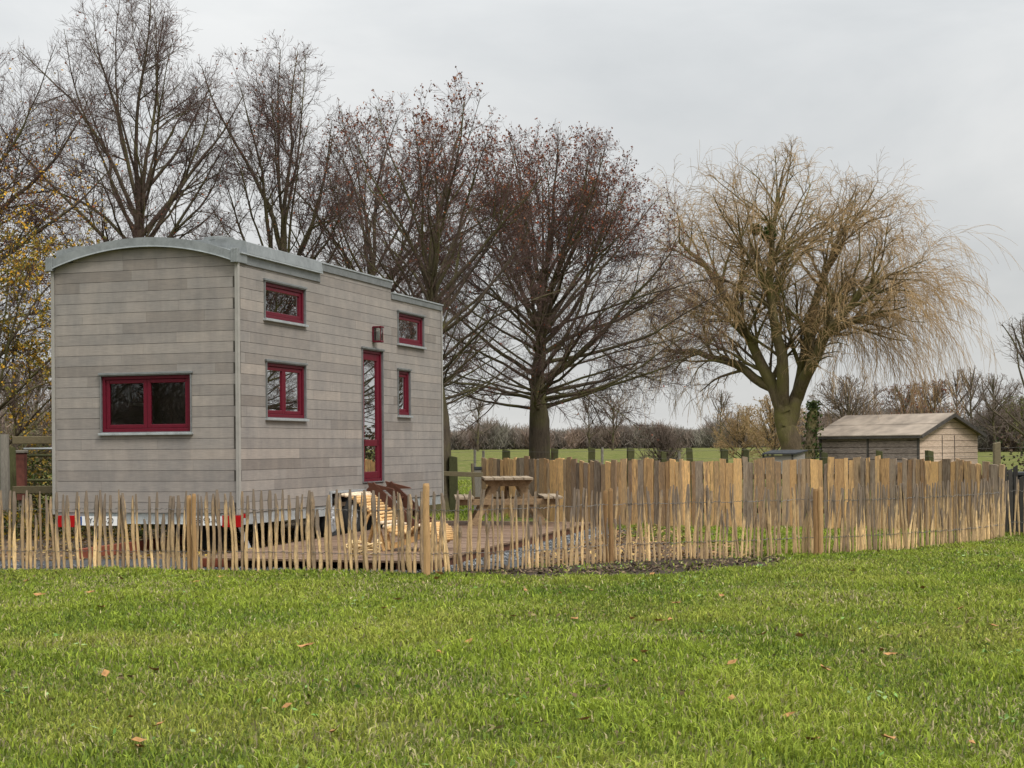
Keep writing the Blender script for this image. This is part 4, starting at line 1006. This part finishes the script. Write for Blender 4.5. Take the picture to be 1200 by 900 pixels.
wood_mass('far_woodland', -350, 90, 85, 3.2, 5.5, 120, .02, 64, BRN+[(.16, .14, .07), (.12, .12, .06)], 200, 18)
wood_mass('near_woodland', 940, 1240, 215, 4.5, 9.0, 170, .05, 62, BRN+[(.14, .085, .06)], 210, 40)
def hedge_(name, label, x0, x1, y0, y1, h, n, cols, size, cat):
    rg = np.random.default_rng(len(name)); p = np.stack([rg.uniform(x0, x1, n), rg.uniform(y0, y1, n), rg.random(n)**.8*h], 1)
    p[:, 2] *= .65+.5*vnoise(p[:, 0], p[:, 1], 1.3, 5)
    V_, F_, c = leafbits(rg, p, n, size, cols); o = link(name, np_mesh(name, V_, F_, c), MAT['tinted']); kind(o, 'stuff'); o['label'] = label; o['category'] = cat
hedge_('ivy_undergrowth', 'tangled green undergrowth behind the house and left rail fence', -14, -3.4, 28, 31, 1.35, 30000, [(.05, .075, .02), (.09, .10, .03), (.12, .09, .05), (.06, .06, .03), (.28, .19, .04)], .075, 'undergrowth')
hedge_('low_ivy', 'low ivy with yellow leaves seen beneath the trailer', -9, -3.6, 23.2, 24.6, .5, 9000, [(.05, .07, .02), (.10, .11, .03), (.36, .24, .03), (.15, .10, .05)], .06, 'undergrowth')
wood_mass('near_woodland', 300, 3900, -75, 6, 10, 150, .05, 63, BRN, 160, 25)  # unseen woodland added behind the camera to darken the window reflections
hedge_('bushes', 'unseen dark bushes added outside the picture to darken the door glass reflection', 20.5, 30, 43, 66, 2.4, 16000, [(.04, .05, .02), (.07, .06, .03), (.09, .06, .04)], .14, 'bushes')  # unseen foliage added beside the view, gives the door glass a dark reflection
# distant ridge closing the horizon
hx = np.linspace(-900, 900, 140); hv = []; hz_ = 5+6*vnoise(hx/60, hx*0, 1, 9)+1.2*vnoise(hx/7, hx*0, 1, 10)
for y, k_ in ((700, 0), (760, .75), (840, 1.0), (1000, .4)):
    for x, zz in zip(hx, hz_): hv.append((x, y, float(gz(y))-.2+zz*k_))
hv = np.array(hv); I = (np.arange(3)[:, None]*140+np.arange(139)[None]).ravel()
kind(link('hills', np_mesh('hills', hv, [np.stack([I, I+1, I+141, I+140], 1)], smooth=True), MAT['hill']), 'structure')

# ------------------------------------------------------------------ grass, leaves, stones
fx = [(-14, 17.45), (-5.6, 17.45), (-3.45, 17.15), (-.9, 16.45), (0, 16.95), (1.2, 17.7), (2.1, 18.1), (3.9, 19.0), (5.0, 19.6), (6.7, 21.6), (8.3, 23.0), (20, 23)]
FXx, FXy = [p[0] for p in fx], [p[1] for p in fx]
def blades(name, n, ymin, ymax, xr, keep, hmul, label):
    y = np.sqrt(rng.uniform(ymin**2, ymax**2, n)); x = rng.uniform(-1, 1, n)*xr*(.345*y+.4) if np.isscalar(xr) else rng.uniform(xr[0], xr[1], n)
    ok = keep(x, y); x, y = x[ok], y[ok]; n = len(x)
    n1 = vnoise(x, y, .55, 1); n2 = vnoise(x, y, 1.9, 2); n3 = vnoise(x, y, 5.5, 3); n4 = vnoise(x, y, .9, 4)
    h = (.020+.012*n1+.05*n3*n2+.09*np.clip(n2-.55, 0, 1)+rng.gamma(2, .0095, n))*hmul*.76
    wd = (.0026+.00018*y)*rng.uniform(.7, 1.5, n)
    az = rng.random(n)*6.283+1.5*n3; ln_ = rng.uniform(.25, 1.1, n)
    dx, dy = np.cos(az), np.sin(az); px_, py_ = -dy, dx
    tw_ = rng.random(n)*6.283; wx, wy = np.cos(tw_)*wd, np.sin(tw_)*wd
    b0 = np.stack([x, y, np.full(n, -.003)], 1); m1 = b0+np.stack([dx*h*ln_*.28, dy*h*ln_*.28, h*.6], 1); tp_ = b0+np.stack([dx*h*ln_*.95, dy*h*ln_*.95, h*(1.02-.35*ln_)], 1)
    s_ = np.stack([wx, wy, wx*0], 1)
    V_ = np.stack([b0-s_, b0+s_, m1+s_*.8, m1-s_*.8, tp_], 1).reshape(-1, 3)
    k_ = np.arange(n)*5
    g0 = np.array([.095, .15, .024]); g1 = np.array([.29, .36, .042]); g2_ = np.array([.36, .36, .075]); g3 = np.array([.52, .45, .24])
    a_ = np.clip(n1*.45+n2*.5+n3*.4-.18+rng.normal(0, .3, n), 0, 1)[:, None]; c = g0*(1-a_)+g1*a_
    b__ = np.clip((n4-.5)*1.2+rng.normal(0, .25, n), 0, 1)[:, None]; c = c*(1-b__)+g2_*b__
    dry = (rng.random(n) < .06+.28*np.clip(vnoise(x, y, 1.1, 8)-.55, 0, 1)*2)[:, None]; c = np.where(dry, g3*rng.uniform(.5, .95, (n, 1)), c)
    c = c*rng.uniform(.5, 1.3, (n, 1)); C = np.repeat(c, 5, 0)
    o = link(name, np_mesh(name, V_, [np.stack([k_, k_+1, k_+2, k_+3], 1), np.stack([k_+3, k_+2, k_+4], 1)], C), MAT['grass']); kind(o, 'stuff'); o['label'] = label; o['category'] = 'grass'
def keep_front(x, y):
    fy = np.interp(x, FXx, FXy); e = (vnoise(x, y, 3, 6)-.5)*.35
    dirt = (x > -.6) & (x < 3.1) & (y > np.interp(x, [-.6, .6, 2.0, 3.1], [16.35, 15.75, 16.2, 17.5])+e)
    den = 1/(1+((y-6)/9)**1.4)
    bare = (vnoise(x, y, 1.3, 12) > .86)
    return (y < fy-.06+e*.3) & (~dirt | (rng.random(len(x)) < .05)) & (rng.random(len(x)) < .35+.65*den) & (~bare | (rng.random(len(x)) < .35))
blades('lawn_grass', 620000, 6.0, 22.5, 1.0, keep_front, 1.0, 'uneven green lawn grass in front of the fence')
def keep_in(x, y):
    fy = np.interp(x, FXx, FXy); e = (vnoise(x, y, 2, 7)-.5)*1.2
    return (y > fy+.05) & (x+e > 2.0+.25*(22-y)) & (y < 26.5)
blades('garden_grass', 60000, 17.5, 26.5, (1.6, 8.6), keep_in, 1.25, 'rough grass inside the garden along the plank fence')
blades('meadow_grass', 90000, 26.5, 60, (-3.4, 3.5), lambda x, y: (x < -.25+.05*(y-26)) & (x > -.085*y) , 1.9, 'meadow grass beyond the gap beside the house')
blades('meadow_grass', 25000, 23.5, 50, (7.0, 17), lambda x, y: x > .31*y, 1.9, 'meadow grass at the right beyond the gate')
def flat_leaves(n, x, y, z, size, cols):
    a = rng.random(n)*6.283; u = np.stack([np.cos(a), np.sin(a), rng.normal(0, .35, n)], 1); w = np.stack([-np.sin(a), np.cos(a), rng.normal(0, .35, n)], 1)
    p = np.stack([x, y, z], 1); s_ = size*rng.uniform(.6, 1.3, n)[:, None]
    V_ = np.stack([p-u*s_*.6, p-w*s_*.3-u*s_*.1, p+u*s_*.6, p+w*s_*.3], 1).reshape(-1, 3)
    c = np.array(cols)[rng.integers(0, len(cols), n)]*rng.uniform(.6, 1.3, (n, 1)); return np_mesh('litter', V_, [np.arange(4*n).reshape(-1, 4)], np.repeat(c, 4, 0))
LB = [(.20, .12, .06), (.30, .18, .09), (.12, .07, .04), (.38, .26, .10), (.16, .11, .08)]
n = 7000; x = rng.uniform(.1, 3.4, n); y = rng.uniform(16.8, 25.8, n); ok = (y > np.interp(x, FXx, FXy)+.02) & (x > (y-16.7)*.26-.6+.3) & (x < 3.6-.12*(y-17)+rng.normal(0, .3, n)); x, y = x[ok], y[ok]
o = link('leaf_litter', flat_leaves(len(x), x, y, rng.uniform(.012, .05, len(x)), .055, LB), MAT['tinted']); kind(o, 'stuff'); o['label'] = 'dead leaves and bark scraps on the soil inside the fence'; o['category'] = 'leaf litter'
n = 5000; x = rng.uniform(-10, -2.4, n); y = rng.uniform(18.6, 26, n)
o = link('leaf_litter', flat_leaves(n, x, y, rng.uniform(.012, .05, n), .06, LB+[(.42, .28, .04)]), MAT['tinted']); kind(o, 'stuff'); o['label'] = 'fallen leaves under and beside the trailer'; o['category'] = 'leaf litter'
n = 1500; x = rng.uniform(-.6, 3.2, n); y = np.interp(x, [-.6, .6, 2.0, 3.2], [16.7, 16.3, 16.9, 18.1])+rng.normal(.1, .3, n)
o = link('soil_scraps', flat_leaves(n, x, y, rng.uniform(.014, .035, n), .05, [(.05, .035, .025), (.10, .07, .045), (.18, .13, .08), (.03, .022, .018)]), MAT['tinted']); kind(o, 'stuff'); o['label'] = 'clods and bark scraps on the bare soil outside the fence'; o['category'] = 'soil scraps'
n = 9000; x = rng.uniform(-6.5, 7, n); y = rng.uniform(6.2, 20, n); ok = (y < np.interp(x, FXx, FXy)-.1) & (vnoise(x, y, .8, 21)*.6+vnoise(x, y, 3.1, 22)*.4 > .60); x, y = x[ok], y[ok]
o = link('lawn_thatch', flat_leaves(len(x), x, y, rng.uniform(.012, .042, len(x)), .04, [(.20, .16, .07), (.14, .11, .05), (.24, .20, .09), (.10, .07, .035)]), MAT['tinted']); kind(o, 'stuff'); o['label'] = 'matted dead grass showing in worn patches of the lawn'; o['category'] = 'dead grass'
n = 5200; x = rng.uniform(-6.5, 7, n); y = rng.uniform(6.2, 20, n); ok = (y < np.interp(x, FXx, FXy)-.1) & (vnoise(x, y, 1.7, 25) > .70); x, y = x[ok], y[ok]
o = link('lawn_clover', flat_leaves(len(x), x, y, rng.uniform(.03, .055, len(x)), .032, [(.10, .19, .04), (.15, .25, .07), (.20, .28, .11)]), MAT['tinted']); kind(o, 'stuff'); o['label'] = 'low broad leaved weeds growing in the lawn'; o['category'] = 'weeds'
# stones
n = 9000; x = rng.uniform(-7.5, 1.6, n); y = rng.uniform(16.4, 19.4, n)
x2 = rng.uniform(-.9, 2.2, 6000); y2 = rng.uniform(17, 25.5, 6000); x = np.concatenate([x, x2]); y = np.concatenate([y, y2])
fy = np.interp(x, FXx, FXy); rd = -.93+(y-16.72)*.26
ok = (y > fy-.08) & (((x < rd+.9*np.clip((y-16.5)/3, .25, 1)) & (x > rd+.03)) | ((y < fy+1.2) & (x < -1) & (y < 17.6+(-3.5-x)*.25))); x, y = x[ok], y[ok]; n = len(x)
oc = np.array([(1, 0, 0), (0, 1, 0), (-1, 0, 0), (0, -1, 0), (0, 0, .7), (0, 0, -.5)]); fc = np.array([(0, 1, 4), (1, 2, 4), (2, 3, 4), (3, 0, 4), (1, 0, 5), (2, 1, 5), (3, 2, 5), (0, 3, 5)])
V = (oc[None]*rng.uniform(.6, 1.4, (n, 6, 1))*rng.uniform(.009, .024, (n, 1, 1)))+np.stack([x, y, np.full(n, .01)], 1)[:, None]
Fq = (fc[None]+(np.arange(n)*6)[:, None, None]).reshape(-1, 3); c = np.repeat(np.array([.11, .113, .115])*rng.uniform(.4, 2.0, (n, 1)), 6, 0)
o = link('gravel_stones', np_mesh('gravel_stones', V.reshape(-1, 3), [Fq], c), MAT['stone']); kind(o, 'stuff'); o['label'] = 'dark grey gravel stones round the deck'; o['category'] = 'gravel'
# single leaves on the lawn
lm = MB(); lm.v = [(-.035, 0, 0), (-.015, -.02, .008), (.015, -.022, .004), (.04, 0, .012), (.015, .022, .002), (-.015, .02, .01), (0, 0, -.004), (-.06, 0, .01)]
lm.f = [(0, 1, 6), (1, 2, 6), (2, 3, 6), (3, 4, 6), (4, 5, 6), (5, 0, 6), (0, 7, 1)]; lm.t = [.5]*7
lme = lm.mesh('fallen_leaf'); lme.materials.append(plain('dry_leaf', (.30, .16, .06), .8, 0, .45, 30))
for px, py in ((105, 694), (45, 697), (124, 790), (603, 722), (673, 725), (772, 727), (894, 743), (856, 820), (952, 866), (1033, 762), (188, 848), (162, 868), (390, 857), (592, 753), (468, 702), (755, 764), (1165, 733), (30, 681), (745, 775), (937, 745), *[(random.uniform(10, 1190), 668+random.random()**1.6*215) for _ in range(34)]):
    p = gp(px, py, .045); o = bpy.data.objects.new('fallen_leaf', lme); COL.objects.link(o); o.location = p
    o.rotation_euler = (random.uniform(-.5, .5), random.uniform(-.4, .4), random.random()*6.28); s_ = random.uniform(.7, 1.25); o.scale = (s_, s_, s_)
    tag(o, 'small dry brown leaf lying on the lawn grass', 'leaf', 'dry leaves on the lawn')

# ------------------------------------------------------------------ sky, sun, view
wd = bpy.data.worlds.new('World'); scn.world = wd; wd.use_nodes = True; nt = wd.node_tree
bg = nt.nodes['Background']; bg.inputs['Strength'].default_value = .1
SE, SA = R(48), R(140)          # elevation, azimuth clockwise from +Y (sun to the right and behind the camera)
sky = N(nt, 'ShaderNodeTexSky'); sky.sky_type = 'NISHITA'; sky.sun_disc = False; sky.sun_elevation = SE; sky.sun_rotation = SA
sky.dust_density = 4; sky.air_density = 1
tc = N(nt, 'ShaderNodeTexCoord'); sx = N(nt, 'ShaderNodeSeparateXYZ'); L(nt, tc.outputs['Generated'], sx.inputs[0])
mp = N(nt, 'ShaderNodeMapping'); mp.inputs['Scale'].default_value = (1, 1, 3.2); L(nt, tc.outputs['Generated'], mp.inputs['Vector'])
cl = noise(nt, 1.7, 7, mp.outputs[0], .55, .4)
ccol = ramp(nt, cl, [(.34, (3.75, 3.9, 3.95)), (.5, (4.65, 4.76, 4.78)), (.66, (5.7, 5.73, 5.65))])
up_ = math_(nt, 'MAXIMUM', sx.outputs[2], 0.0)
grad = math_(nt, 'ADD', math_(nt, 'MULTIPLY', math_(nt, 'MULTIPLY', up_, up_), 4.8), 1.0)          # overcast sky brightens towards the zenith
hz = ramp(nt, up_, [(0, (1.35, 1.32, 1.28)), (.09, (1, 1, 1))])
cc = mixc(nt, 1.0, ccol, hz, 'MULTIPLY')
vm = N(nt, 'ShaderNodeVectorMath'); vm.operation = 'SCALE'; L(nt, cc, vm.inputs[0]); L(nt, grad, vm.inputs['Scale'])
fin = mixc(nt, .9, sky.outputs[0], vm.outputs[0])
L(nt, fin, bg.inputs['Color'])
sl = bpy.data.lights.new('sun', 'SUN'); sl.energy = 1.9; sl.angle = R(14); sl.color = (1, .96, .9)
so = bpy.data.objects.new('sun', sl); COL.objects.link(so)
dv = Vector((math.sin(SA)*math.cos(SE), math.cos(SA)*math.cos(SE), math.sin(SE)))
so.rotation_euler = dv.to_track_quat('Z', 'Y').to_euler(); so.location = (5, -5, 20)
scn.view_settings.view_transform = 'Standard'; scn.view_settings.look = 'None'; scn.view_settings.gamma = 1; scn.view_settings.exposure = .32
scn.cycles.use_denoising = True; scn.cycles.max_bounces = 6; scn.cycles.transparent_max_bounces = 8
scn.cycles.use_adaptive_sampling = True
